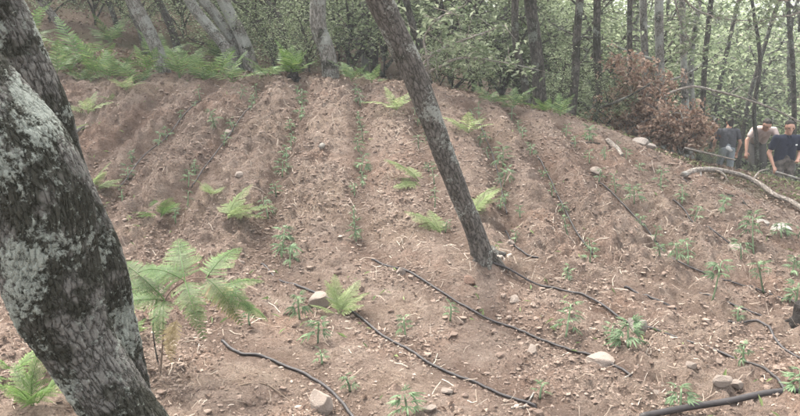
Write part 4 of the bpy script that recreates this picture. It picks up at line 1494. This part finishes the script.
def stone(label, px, py, w, h, mat='stone', seed=0, rz=None, sink=.25, flat=None):
    """w, h: apparent width and height in the photograph"""
    p = on(px, py)
    s = w / 2 * p[1] / FPX / .78
    fl = flat or max(.4, min(1.3, h / w * 1.05))
    o = obj('stone', rock_mesh(seed, 4, fl, .2, mat), None, (p[0], p[1], p[2] + s * fl * (1 - sink * 2) * .9), (random.uniform(-.2, .2), random.uniform(-.2, .2), seed if rz is None else rz), s)
    return tag(o, label, 'stone')


STONES = [
    ('pinkish brown angular stone sitting on the hose beside the pale fern', 318, 306, 19, 16, 'stone', 1),
    ('pale angular stone at the bottom edge beside the black hose', 321, 408, 23, 27, 'stone', 2),
    ('flat tan stone lying on the hose below the upright seedling', 600, 360, 25, 12, 'stone', 3),
    ('upright grey stone wedged beside the hose and broad leaved seedling', 636, 333, 17, 18, 'stone_grey', 4),
    ('brown boulder lying on the thin hose down the slope', 734, 258, 15, 12, 'stone', 5),
    ('small tan stone perched where a thin hose starts', 650, 234, 13, 8, 'stone', 6),
    ('large pale rock half hidden under the russet heap', 640, 147, 15, 9, 'stone_grey', 7),
    ('low pale rock beside the larger one under the russet heap', 650, 153, 10, 6, 'stone_grey', 8),
    ('pale tan stone, larger of two near the thick pipe', 721, 398, 16, 11, 'stone', 9),
    ('small tan stone touching the larger one near the thick pipe', 735, 394, 11, 8, 'stone', 10),
    ('pale lichen covered stone by the picture edge below the branch', 781, 240, 20, 10, 'stone_pale', 11),
    ('pale stone next to the tall seedling tuft', 761, 226, 13, 8, 'stone_pale', 12),
    ('small tan stone on the soil at the start of the middle hose', 401, 274, 8, 9, 'stone', 13),
    ('small tan stone in the soil by the sagging hose', 446, 396, 12, 6, 'stone', 14),
    ('small pinkish stone beside the flat stone and sagging hose', 532, 356, 11, 8, 'stone', 15),
    ('small pale stone in front of the leaning trunk', 514, 302, 10, 7, 'stone', 16),
    ('small stone in the turned earth below the leaning trunk', 468, 285, 12, 9, 'clod', 17),
    ('small tan stone high on the slope between the furrows', 228, 132, 7, 5, 'stone', 18),
    ('small tan stone beside the furrow of the pinkish stone', 239, 188, 8, 5, 'stone', 19),
    ('small pale stone on the bare slope by middle furrow', 322, 155, 7, 5, 'stone_pale', 20),
    ('small tan stone near the furrow below the pale rock', 596, 168, 10, 6, 'stone', 21),
    ('small pale stone in the soil under the large bracken', 240, 267, 8, 6, 'stone', 22),
    ('tan stone on the slope beside the short surfacing hose', 510, 240, 9, 6, 'stone', 23),
    ('flat pale stone at the bottom edge between the hoses', 430, 413, 12, 7, 'stone', 24),
    ('small pale stone lying below the thick hose end', 655, 400, 9, 6, 'stone', 25),
    ('small stone in the soil over the thick pipe', 690, 378, 9, 6, 'stone', 26)]
for lab, px, py, w, h, mt, sd in STONES:
    stone(lab, px, py, w, h, mt, sd)

# ------------------------------------------------------------------ people
def capsule(p0, r0, p1, r1, seg=14, rings=5, flat=None):
    """tapered capsule; flat = (axis vector, factor) squashes it across that axis"""
    p0, p1 = np.array(p0, float), np.array(p1, float)
    ax = p1 - p0
    L = np.linalg.norm(ax)
    ax = ax / (L + 1e-9)
    pts, rr = [], []
    for k in range(rings + 1):
        a = -math.pi / 2 + (math.pi / 2) * k / rings
        pts.append(p0 + ax * r0 * math.sin(a))
        rr.append(max(1e-4, r0 * math.cos(a)))
    for k in range(rings + 1):
        a = (math.pi / 2) * k / rings
        pts.append(p1 + ax * r1 * math.sin(a))
        rr.append(max(1e-4, r1 * math.cos(a)))
    pts, rr = np.array(pts), np.array(rr)
    ref = np.array([0, 1.0, 0]) if abs(ax[1]) < .9 else np.array([1.0, 0, 0])
    A = np.cross(ax, ref)
    A /= np.linalg.norm(A)
    B = np.cross(ax, A)
    th = np.linspace(0, 2 * math.pi, seg, endpoint=False)
    off = np.cos(th)[:, None] * A + np.sin(th)[:, None] * B
    if flat:
        fa = np.array(flat[0], float)
        fa /= np.linalg.norm(fa)
        off = off - (off @ fa)[:, None] * fa * (1 - flat[1])
    V = (pts[:, None, :] + rr[:, None, None] * off[None]).reshape(-1, 3)
    n = len(pts)
    i = np.arange(n - 1)[:, None] * seg
    j = np.arange(seg)[None, :]
    j2 = (j + 1) % seg
    F = np.stack([i + j, i + j2, i + seg + j2, i + seg + j], 2).reshape(-1, 4)
    caps = [np.stack([np.zeros(seg - 2, int), np.arange(2, seg), np.arange(1, seg - 1)], 1), (n - 1) * seg + np.stack([np.zeros(seg - 2, int), np.arange(1, seg - 1), np.arange(2, seg)], 1)]
    return V, [F, np.vstack(caps)], {}


def fuse(name, parts, mat, voxel, smooth_it=6):
    """union of closed pieces as ONE continuous skin"""
    V, F, _ = join_arrays(parts)
    me = mesh_np(name + '_raw', V, F)
    o = bpy.data.objects.new('tmp', me)
    COL.objects.link(o)
    md = o.modifiers.new('r', 'REMESH')
    md.mode = 'VOXEL'
    md.voxel_size = voxel
    md.use_smooth_shade = True
    ms = o.modifiers.new('s', 'SMOOTH')
    ms.iterations = smooth_it
    ms.factor = .5
    dg = bpy.context.evaluated_depsgraph_get()
    out = bpy.data.meshes.new_from_object(o.evaluated_get(dg))
    out.name = name
    bpy.data.objects.remove(o)
    out.materials.clear()
    out.materials.append(mat)
    for p in out.polygons:
        p.use_smooth = True
    return out


def hand(wr, el, curl=.5, side=1):
    """palm, four bent fingers and a thumb continuing the forearm el -> wr"""
    wr, el = np.array(wr, float), np.array(el, float)
    d = (wr - el) / np.linalg.norm(wr - el)
    s = np.cross(d, np.array([0, 0, 1.0]))
    if np.linalg.norm(s) < .2:
        s = np.array([0, 1.0, 0])
    s /= np.linalg.norm(s)
    nrm = np.cross(s, d) * side
    out = [capsule(wr, .026, wr + d * .085, .036, flat=(nrm, .5))]
    for k, (o_, ln) in enumerate(((-.030, .068), (-.010, .078), (.011, .074), (.031, .058))):
        b = wr + d * .09 + s * o_
        m = b + (d * math.cos(curl) + nrm * math.sin(curl)) * ln * .5
        e = m + (d * math.cos(curl * 2) + nrm * math.sin(curl * 2)) * ln * .5
        out += [capsule(b, .0095, m, .009, 8, 3), capsule(m, .009, e, .0075, 8, 3)]
    b = wr + d * .03 - s * .03
    m = b + (d * .6 - s * .7 + nrm * .2) * .04
    out += [capsule(b, .012, m, .011, 8, 3), capsule(m, .011, m + (d * .9 + nrm * .3 - s * .1) * .035, .008, 8, 3)]
    return out


def person(label, px, top_py, D, J, mats, face, hem=.0, sleeve=.6, rz=0, extra=None):
    """J: joints in metres, person faces -Y (towards the camera) at rz = 0, feet at z = 0"""
    p = at(px, top_py, D)
    root = np.array([p[0], p[1], float(gz(p[0], p[1]))])
    t = thing('person', label, 'person', root, rz)
    j = {k: np.array(v, float) for k, v in J.items()}
    mid = lambda a, b, u: j[a] * (1 - u) + j[b] * u if isinstance(a, str) else a * (1 - u) + b * u
    fwd = np.array([math.sin(face[0]) * math.cos(face[1]), -math.cos(face[0]) * math.cos(face[1]), math.sin(face[1])])
    rgt = np.cross(fwd, np.array([0, 0, 1.0]))
    rgt /= np.linalg.norm(rgt)
    up = np.cross(rgt, fwd)
    hc = j['head']
    skin = []
    # head: skull, jaw, nose, brow, ears, neck
    skin += [capsule(hc + up * .035 - fwd * .015, .092, hc + up * .03 + fwd * .02, .084, 18, 6, (rgt, .86))]
    skin += [capsule(hc + fwd * .03 - up * .01, .068, hc - up * .085 + fwd * .055, .040, 16, 5, (rgt, .95))]
    skin += [capsule(hc + fwd * .098 + up * .015, .010, hc + fwd * .118 - up * .025, .015, 8, 3)]
    skin += [capsule(hc + fwd * .085 + up * .03 - rgt * .04, .014, hc + fwd * .085 + up * .03 + rgt * .04, .014, 8, 3)]
    skin += [capsule(hc + fwd * .088 - up * .055 - rgt * .018, .010, hc + fwd * .088 - up * .055 + rgt * .018, .010, 8, 3)]
    for s in (-1, 1):
        skin += [capsule(hc + rgt * s * .080 + up * .015, .017, hc + rgt * s * .082 - up * .025, .013, 8, 3, (rgt, .5))]
    skin += [capsule(j['neck'], .062, hc - up * .03 - fwd * .02, .056)]
    skin += [capsule(j['neck'] - np.array([0, 0, .03]), .058, mid('neck', 'pelvis', .3), .085)]
    skin += [capsule(mid('neck', 'pelvis', .3), .085, j['pelvis'], .09)]
    for s in ('l', 'r'):
        skin += [capsule(mid('neck', 'sh_' + s, .3) - np.array([0, 0, .03]), .04, j['sh_' + s] - np.array([0, 0, .02]), .042), capsule(j['sh_' + s] - np.array([0, 0, .02]), .044, j['el_' + s], .040),
                 capsule(j['el_' + s], .041, mid('el_' + s, 'wr_' + s, .35), .040), capsule(mid('el_' + s, 'wr_' + s, .35), .040, j['wr_' + s], .026)]
        skin += hand(j['wr_' + s], j['el_' + s], .5, 1 if s == 'l' else -1)
        skin += [capsule(j['hip_' + s], .085, j['kn_' + s], .055), capsule(j['kn_' + s], .056, mid('kn_' + s, 'an_' + s, .3), .056), capsule(mid('kn_' + s, 'an_' + s, .3), .056, j['an_' + s], .036)]
    body = obj('body', fuse('body_mesh', skin, M['skin'], .009, 3), t)
    # eyes
    for s in (-1, 1):
        V, F, _ = capsule(hc + fwd * .086 + rgt * s * .033 + up * .008, .0125, hc + fwd * .087 + rgt * s * .034 + up * .008, .0125, 10, 4)
        obj('eye', mesh_np('eye_mesh', V, F, M['hair'], smooth=True), body)
    # hair: cap over the skull, short
    hr = [capsule(hc + up * .052 - fwd * .030, .094, hc + up * .064 + fwd * .006, .078, 18, 6, (rgt, .90)), capsule(hc - fwd * .055 + up * .02, .075, hc - fwd * .06 - up * .04, .055, 14, 4)]
    obj('hair', fuse('hair_mesh', hr, M['hair'], .009, 3), t)
    # shirt
    sp = (j['neck'] - j['pelvis']) / np.linalg.norm(j['neck'] - j['pelvis'])
    lat = (j['sh_l'] - j['sh_r'])
    lat /= np.linalg.norm(lat)
    front = np.cross(sp, lat)
    sh = []
    for s, o_ in (('l', 1), ('r', -1)):
        c0 = j['pelvis'] + lat * o_ * .075 - sp * hem
        sh += [capsule(c0, .115, mid('neck', 'pelvis', .45) + lat * o_ * .075, .118, 18, 5, (front, .95)), capsule(mid('neck', 'pelvis', .45) + lat * o_ * .075, .118, mid('neck', 'pelvis', .2) + lat * o_ * .085, .108, 18, 5, (front, .92))]
        sh += [capsule(mid('neck', 'pelvis', .12), .085, j['sh_' + s] - np.array([0, 0, .012]), .068), capsule(j['sh_' + s], .073, mid('sh_' + s, 'el_' + s, sleeve), .064)]
    sh += [capsule(mid('neck', 'pelvis', .05), .072, mid('neck', 'pelvis', .3), .12)]
    shirt = obj('shirt', fuse('shirt_mesh', sh, M[mats[0]], .012, 4), t)
    # trousers
    tr = [capsule(j['pelvis'] + lat * .07, .118, j['pelvis'] - lat * .07, .118), capsule(j['pelvis'] + sp * .06 + lat * .05, .11, j['pelvis'] + sp * .06 - lat * .05, .11)]
    for s in ('l', 'r'):
        tr += [capsule(j['hip_' + s], .104, j['kn_' + s], .076), capsule(j['kn_' + s], .076, j['an_' + s] + np.array([0, 0, .02]), .066)]
    obj('trousers', fuse('trousers_mesh', tr, M[mats[1]], .013, 4), t)
    for s in ('l', 'r'):
        a = j['an_' + s]
        f = j.get('toe_' + s, a + np.array([0, -.16, -.05]))
        V = [capsule(a - np.array([0, 0, .03]), .050, f, .040, 14, 5)]
        obj('shoe', fuse('shoe_mesh', V, M['shoe'], .011, 3), t)
    if extra:
        extra(shirt, j, lat, sp, front)
    return t


def navy_extra(t, j, lat, sp, front):
    # collar edge, pale chest emblem
    c = j['neck'] + np.array([0, -.03, -.005])
    for s in (-1, 1):
        V, F, _ = capsule(c + lat * s * .055 + np.array([0, .02, .02]), .012, c + lat * s * .018 + np.array([0, -.075, -.035]), .012, 8, 3)
        obj('collar', mesh_np('collar_mesh', V, F, M['navy'], smooth=True), t)
    V, F, _ = capsule(j['neck'] + lat * .11 - sp * .17 + np.array([0, -.128, 0]), .014, j['neck'] + lat * .13 - sp * .17 + np.array([0, -.122, 0]), .014, 8, 3, ((0, 1, 0), .4))
    obj('emblem', mesh_np('emblem_mesh', V, F, M['white_cloth'], smooth=True), t)


def tee_extra(t, j, lat, sp, front):
    c = j['pelvis'] + sp * .03
    V, F, _ = capsule(c + np.array([.02, .11, .0]), .05, c + np.array([-.06, .105, -.05]), .045, 10, 4, ((0, 1, 0), .4))
    obj('white_cloth', mesh_np('cloth_mesh', V, F, M['white_cloth'], smooth=True), t)


# facing the camera, forearm raised in front
person('person in navy polo shirt facing the plot with one forearm raised', 789, 120, 13.0, dict(
    head=(0.0, -.06, 1.60), neck=(0, -.02, 1.46), pelvis=(0, .02, .98), sh_l=(.20, -.02, 1.40), el_l=(.27, -.02, 1.12), wr_l=(.12, -.22, 1.02),
    sh_r=(-.20, -.01, 1.40), el_r=(-.29, .03, 1.12), wr_r=(-.25, -.10, .90), hip_l=(.09, .02, .93), kn_l=(.11, -.05, .50), an_l=(.12, .02, .08),
    hip_r=(-.09, .02, .93), kn_r=(-.11, -.02, .50), an_r=(-.13, .06, .08)), ('navy', 'camo'), (-.25, -.12), hem=.03, sleeve=.62, extra=navy_extra)
# bending forward over the brush, seen from the front
person('person in pale pink shirt bending forward among the brush', 759, 118, 15.5, dict(
    head=(.0, -.52, 1.42), neck=(.02, -.38, 1.36), pelvis=(.06, .12, 1.00), sh_l=(.22, -.33, 1.30), el_l=(.30, -.46, 1.06), wr_l=(.22, -.62, .90),
    sh_r=(-.18, -.33, 1.30), el_r=(-.34, -.42, 1.08), wr_r=(-.36, -.52, .84), hip_l=(.15, .12, .95), kn_l=(.17, -.06, .52), an_l=(.16, .12, .08),
    hip_r=(-.04, .12, .95), kn_r=(-.07, -.10, .52), an_r=(-.10, .06, .08)), ('pink_white', 'trouser_dark'), (.2, -.55), hem=.02, sleeve=.6, rz=-.15)
# back turned, walking into the wood
person('person in charcoal tee and pale grey trousers walking away into the wood', 730, 120, 17.0, dict(
    head=(-.04, -.10, 1.58), neck=(0, -.05, 1.45), pelvis=(0, .0, .97), sh_l=(.20, -.05, 1.39), el_l=(.28, -.10, 1.12), wr_l=(.24, -.26, .92),
    sh_r=(-.20, -.03, 1.39), el_r=(-.28, .03, 1.12), wr_r=(-.26, -.06, .88), hip_l=(.09, 0, .92), kn_l=(.10, -.18, .53), an_l=(.10, -.12, .08),
    hip_r=(-.09, 0, .92), kn_r=(-.10, .02, .50), an_r=(-.10, .22, .12)), ('charcoal', 'denim'), (0.0, -.2), hem=.0, sleeve=.55, rz=R(172), extra=tee_extra)

# low brush in front of the walkers
BRUSH = [(763, 182, 12.0, .30, 'green brush covering the legs of the pink shirted person'), (806, 190, 11.6, .24, 'low green brush at the feet of the navy shirted person'),
         (708, 168, 10.4, .14, 'small green bush below the arching branch'), (560, 118, 10.2, .32, 'low green bush between the lone trunk and close pair'), (608, 128, 10.0, .28, 'low green bush before the tall russet bush'),
         (468, 92, 9.9, .34, 'low green bush on the crest under pale sapling twigs'), (440, 90, 10.0, .28, 'low green bush close behind the leaning trunk'), (310, 80, 9.8, .34, 'low green bush between charred stump and crest oak'), (276, 78, 10.0, .36, 'rounded green bush behind coppiced trio')]
for k, (px, py, D, s, lab) in enumerate(BRUSH):
    p = at(px, py, D)
    t = thing('bush', lab, 'bush', (p[0], p[1], float(gz(p[0], p[1])) - .03), k * 2.1)
    obj('branch', SPRAYS[k % 4][0], t, scale=s)
    obj('foliage', SPRAYS[k % 4][1], t, scale=s)

# ------------------------------------------------------------------ loose stuff on the ground
def scatter(n, seed, x0, x1, y0, y1, dens):
    g_ = np.random.default_rng(seed)
    x, y = g_.uniform(x0, x1, n), g_.uniform(y0, y1, n)
    keep = g_.random(n) < dens(x, y)
    return x[keep], y[keep], g_


def clods():
    x, y, g_ = scatter(19000, 71, -5.2, 6.4, 2.4, 9.6, lambda x, y: np.clip(gsample(PG, x, y) * (0.35 + .8 * np.clip(vnoise(np.stack([x, y], 1) * 1.6, 72), 0, 1)) * np.clip(9 / (y * y) + .35, 0, 1), 0, 1))
    n = len(x)
    s = .005 + .018 * g_.random(n) ** 4.0 + .004 * (y - 3) / 6
    bm = bmesh.new()
    bmesh.ops.create_icosphere(bm, subdivisions=1, radius=1)
    bv = np.array([v.co[:] for v in bm.verts])
    bf = np.array([[v.index for v in f.verts] for f in bm.faces])
    bm.free()
    m = len(bv)
    sh = bv[None] * (1 + .35 * g_.normal(size=(n, m, 1)).clip(-1.2, 1.2)) * s[:, None, None] * np.stack([g_.uniform(.8, 1.5, n), g_.uniform(.8, 1.3, n), g_.uniform(.6, .9, n)], 1)[:, None, :]
    a = g_.uniform(0, 6.28, n)
    ca, sa = np.cos(a)[:, None], np.sin(a)[:, None]
    X = sh[:, :, 0] * ca - sh[:, :, 1] * sa + x[:, None]
    Y = sh[:, :, 0] * sa + sh[:, :, 1] * ca + y[:, None]
    Z = sh[:, :, 2] + (gz(x, y) + s * .25)[:, None]
    V = np.stack([X, Y, Z], 2).reshape(-1, 3)
    F = (bf[None] + (np.arange(n) * m)[:, None, None]).reshape(-1, 3)
    tone = np.repeat(g_.random(n), m)
    o = obj('soil_clods', mesh_np('clods_mesh', V, F, M['clods'], attrs={'rnd': tone}, smooth=False))
    tag(o, 'loose crumbs and clods of earth over the tilled plot', None, kind='stuff')


M['clods'] = leaf_mat('clods', [(0, (.10, .07, .055)), (.6, (.195, .145, .115)), (.975, (.245, .19, .152)), (1, (.38, .315, .26))], 0.0, 0.0, .95)
clods()


def crumbs():
    """fine crumb of the tilled soil: thousands of small broken bits"""
    g_ = np.random.default_rng(171)
    n = 150000
    y = 2.5 + 7.0 * g_.random(n) ** 1.6
    x = g_.uniform(-.62, .66, n) * (y + .4)
    k = (g_.random(n) < gsample(PG, x, y) * (.45 + .75 * np.clip(vnoise(np.stack([x, y], 1) * 2.3, 172), -.5, 1))) & (np.abs(x) < 6.4)
    x, y = x[k], y[k]
    n = len(x)
    s = (.0028 + .0075 * g_.random(n) ** 3) * (.7 + y * .13)
    o8 = np.array([[1, 0, 0], [0, 1, 0], [-1, 0, 0], [0, -1, 0], [0, 0, 1], [.2, .1, -1]], float)
    f8 = np.array([[0, 1, 4], [1, 2, 4], [2, 3, 4], [3, 0, 4], [1, 0, 5], [2, 1, 5], [3, 2, 5], [0, 3, 5]])
    sh = o8[None] * g_.uniform(.55, 1.5, (n, 6, 1)) * s[:, None, None] * np.stack([g_.uniform(.8, 1.7, n), g_.uniform(.7, 1.2, n), g_.uniform(.5, .95, n)], 1)[:, None, :]
    a = g_.uniform(0, 6.28, n)
    ca, sa = np.cos(a)[:, None], np.sin(a)[:, None]
    V = np.stack([sh[:, :, 0] * ca - sh[:, :, 1] * sa + x[:, None], sh[:, :, 0] * sa + sh[:, :, 1] * ca + y[:, None], sh[:, :, 2] + (gz(x, y) + s * .3)[:, None]], 2).reshape(-1, 3)
    F = (f8[None] + (np.arange(n) * 6)[:, None, None]).reshape(-1, 3)
    o = obj('soil_crumbs', mesh_np('crumbs_mesh', V, F, M['clods'], attrs={'rnd': np.repeat(g_.random(n), 6)}))
    tag(o, 'fine crumbled earth covering the tilled plot', None, kind='stuff')


crumbs()


def litter():
    def dens(x, y):
        p = gsample(PG, x, y)
        nz = vnoise(np.stack([x, y], 1) * 1.1, 81)
        nearl = np.clip((4.6 - y) / 1.6, 0, 1) * .5
        return np.clip((1 - p) * .75 + .04 + .16 * nz + nearl * .3, 0.01, 1)
    x, y, g_ = scatter(30000, 82, -5.4, 7.6, 2.3, 11.5, dens)
    x2, y2, _ = scatter(16000, 83, -14, 12, 9, 20, lambda x, y: np.full(len(x), .9))
    x, y = np.concatenate([x, x2]), np.concatenate([y, y2])
    P = np.stack([x, y, gz(x, y) + .012], 1)
    s = .022 + .03 * g_.random(len(x)) ** 2 + .004 * np.clip(y - 4, 0, 10)
    V, F, rn = leaves(P, s, 1.3, 84, .55, fold=.22)
    o = obj('leaf_litter', mesh_np('litter_mesh', V, F, M['litter'], attrs={'rnd': rn}))
    tag(o, 'dry brown fallen leaves scattered over soil and forest floor', None, kind='stuff')


litter()


def straw():
    def dens(x, y):
        nz = vnoise(np.stack([x, y], 1) * 1.4, 91)
        return np.clip(.25 + .55 * nz + np.clip((5 - y) / 2, 0, 1) * .3, .04, 1)
    x, y, g_ = scatter(34000, 92, -4.6, 6.2, 2.5, 9.4, dens)
    n = len(x)
    ln = (.015 + .10 * g_.random(n) ** 2.5) * (1 + .6 * (g_.random(n) > .96))
    a = g_.uniform(0, 6.28, n)
    w = g_.uniform(.0007, .0018, n) * (1 + (y - 3) * .12)
    ct = np.stack([np.cos(a), np.sin(a)], 1)
    Vs = []
    bend = g_.normal(size=n) * .25
    rise = g_.random(n) ** 4 * .7
    for t in (-.5, 0, .5):
        xx = x + ct[:, 0] * ln * t - ct[:, 1] * ln * bend * (t * t)
        yy = y + ct[:, 1] * ln * t + ct[:, 0] * ln * bend * (t * t)
        zz = gz(xx, yy) + .006 + (t + .5) * ln * rise
        for s in (-1, 1):
            Vs.append(np.stack([xx - ct[:, 1] * w * s, yy + ct[:, 0] * w * s, zz + .001 * s], 1))
    V = np.stack(Vs, 1).reshape(-1, 3)
    b = np.arange(n)[:, None] * 6
    F = np.vstack([b + np.array([0, 2, 3, 1]), b + np.array([2, 4, 5, 3])])
    o = obj('dry_straw', mesh_np('straw_mesh', V, F, M['straw'], attrs={'rnd': np.repeat(g_.random(n), 6)}))
    tag(o, 'dry straw and rootlets strewn over the tilled soil', None, kind='stuff')


straw()


def grass():
    """sparse green blades and small herbs: plot edge at the lower slope, crest, wood floor"""
    def dens(x, y):
        nz = np.clip(vnoise(np.stack([x, y], 1) * .9, 93) * 1.4, 0, 1)
        right = np.clip((x - .42 * y) / 1.5, 0, 1) * np.clip((y - 4.5) / 2, 0, 1)
        edge = 1 - gsample(PG, x, y)
        return np.clip(nz * (.05 + .8 * right + .8 * edge), 0, 1)
    x, y, g_ = scatter(44000, 94, -6, 9, 2.6, 13, dens)
    P = np.stack([x, y, gz(x, y) + .02], 1)
    d = np.stack([g_.normal(size=len(x)) * .5, g_.normal(size=len(x)) * .5, np.ones(len(x))], 1)
    V, F, rn = leaves(P, .06, .2, 95, .22, dirv=d, fold=.05)
    o = obj('grass', mesh_np('grass_mesh', V, F, M['herb'], attrs={'rnd': rn}))
    tag(o, 'sparse green grass and herbs at the plot edges', None, kind='stuff')


grass()

# ------------------------------------------------------------------ the air of the wood
zmin = float(H.min()) - 1.0
zmax = 0.0
bpy.context.view_layer.update()
for o_ in COL.objects:
    if o_.type == 'MESH':
        zmax = max(zmax, max((o_.matrix_world @ Vector(c)).z for c in o_.bound_box))
hx0, hx1, hy0, hy1 = float(GX[0]) - 1, float(GX[-1]) + 1, float(GY[0]) - 1, float(GY[-1]) + 1
hz0, hz1 = zmin, zmax + 1.0
HV = np.array([[x, y, z] for z in (hz0, hz1) for y in (hy0, hy1) for x in (hx0, hx1)])
HF = np.array([[0, 2, 3, 1], [4, 5, 7, 6], [0, 1, 5, 4], [2, 6, 7, 3], [0, 4, 6, 2], [1, 3, 7, 5]])
hm = bpy.data.materials.new('haze')
hm.use_nodes = True
hn = hm.node_tree.nodes
hn.remove(hn['Principled BSDF'])
hv = hn.new('ShaderNodeVolumePrincipled')
hv.inputs['Color'].default_value = (.93, .96, .97, 1)
hv.inputs['Density'].default_value = 0.0028
hv.inputs['Anisotropy'].default_value = 0.1
hm.node_tree.links.new(hv.outputs[0], hn['Material Output'].inputs['Volume'])
tag(obj('haze', mesh_np('haze_mesh', HV, HF, hm)), 'thin pale haze in the air of the wood', None, kind='stuff')
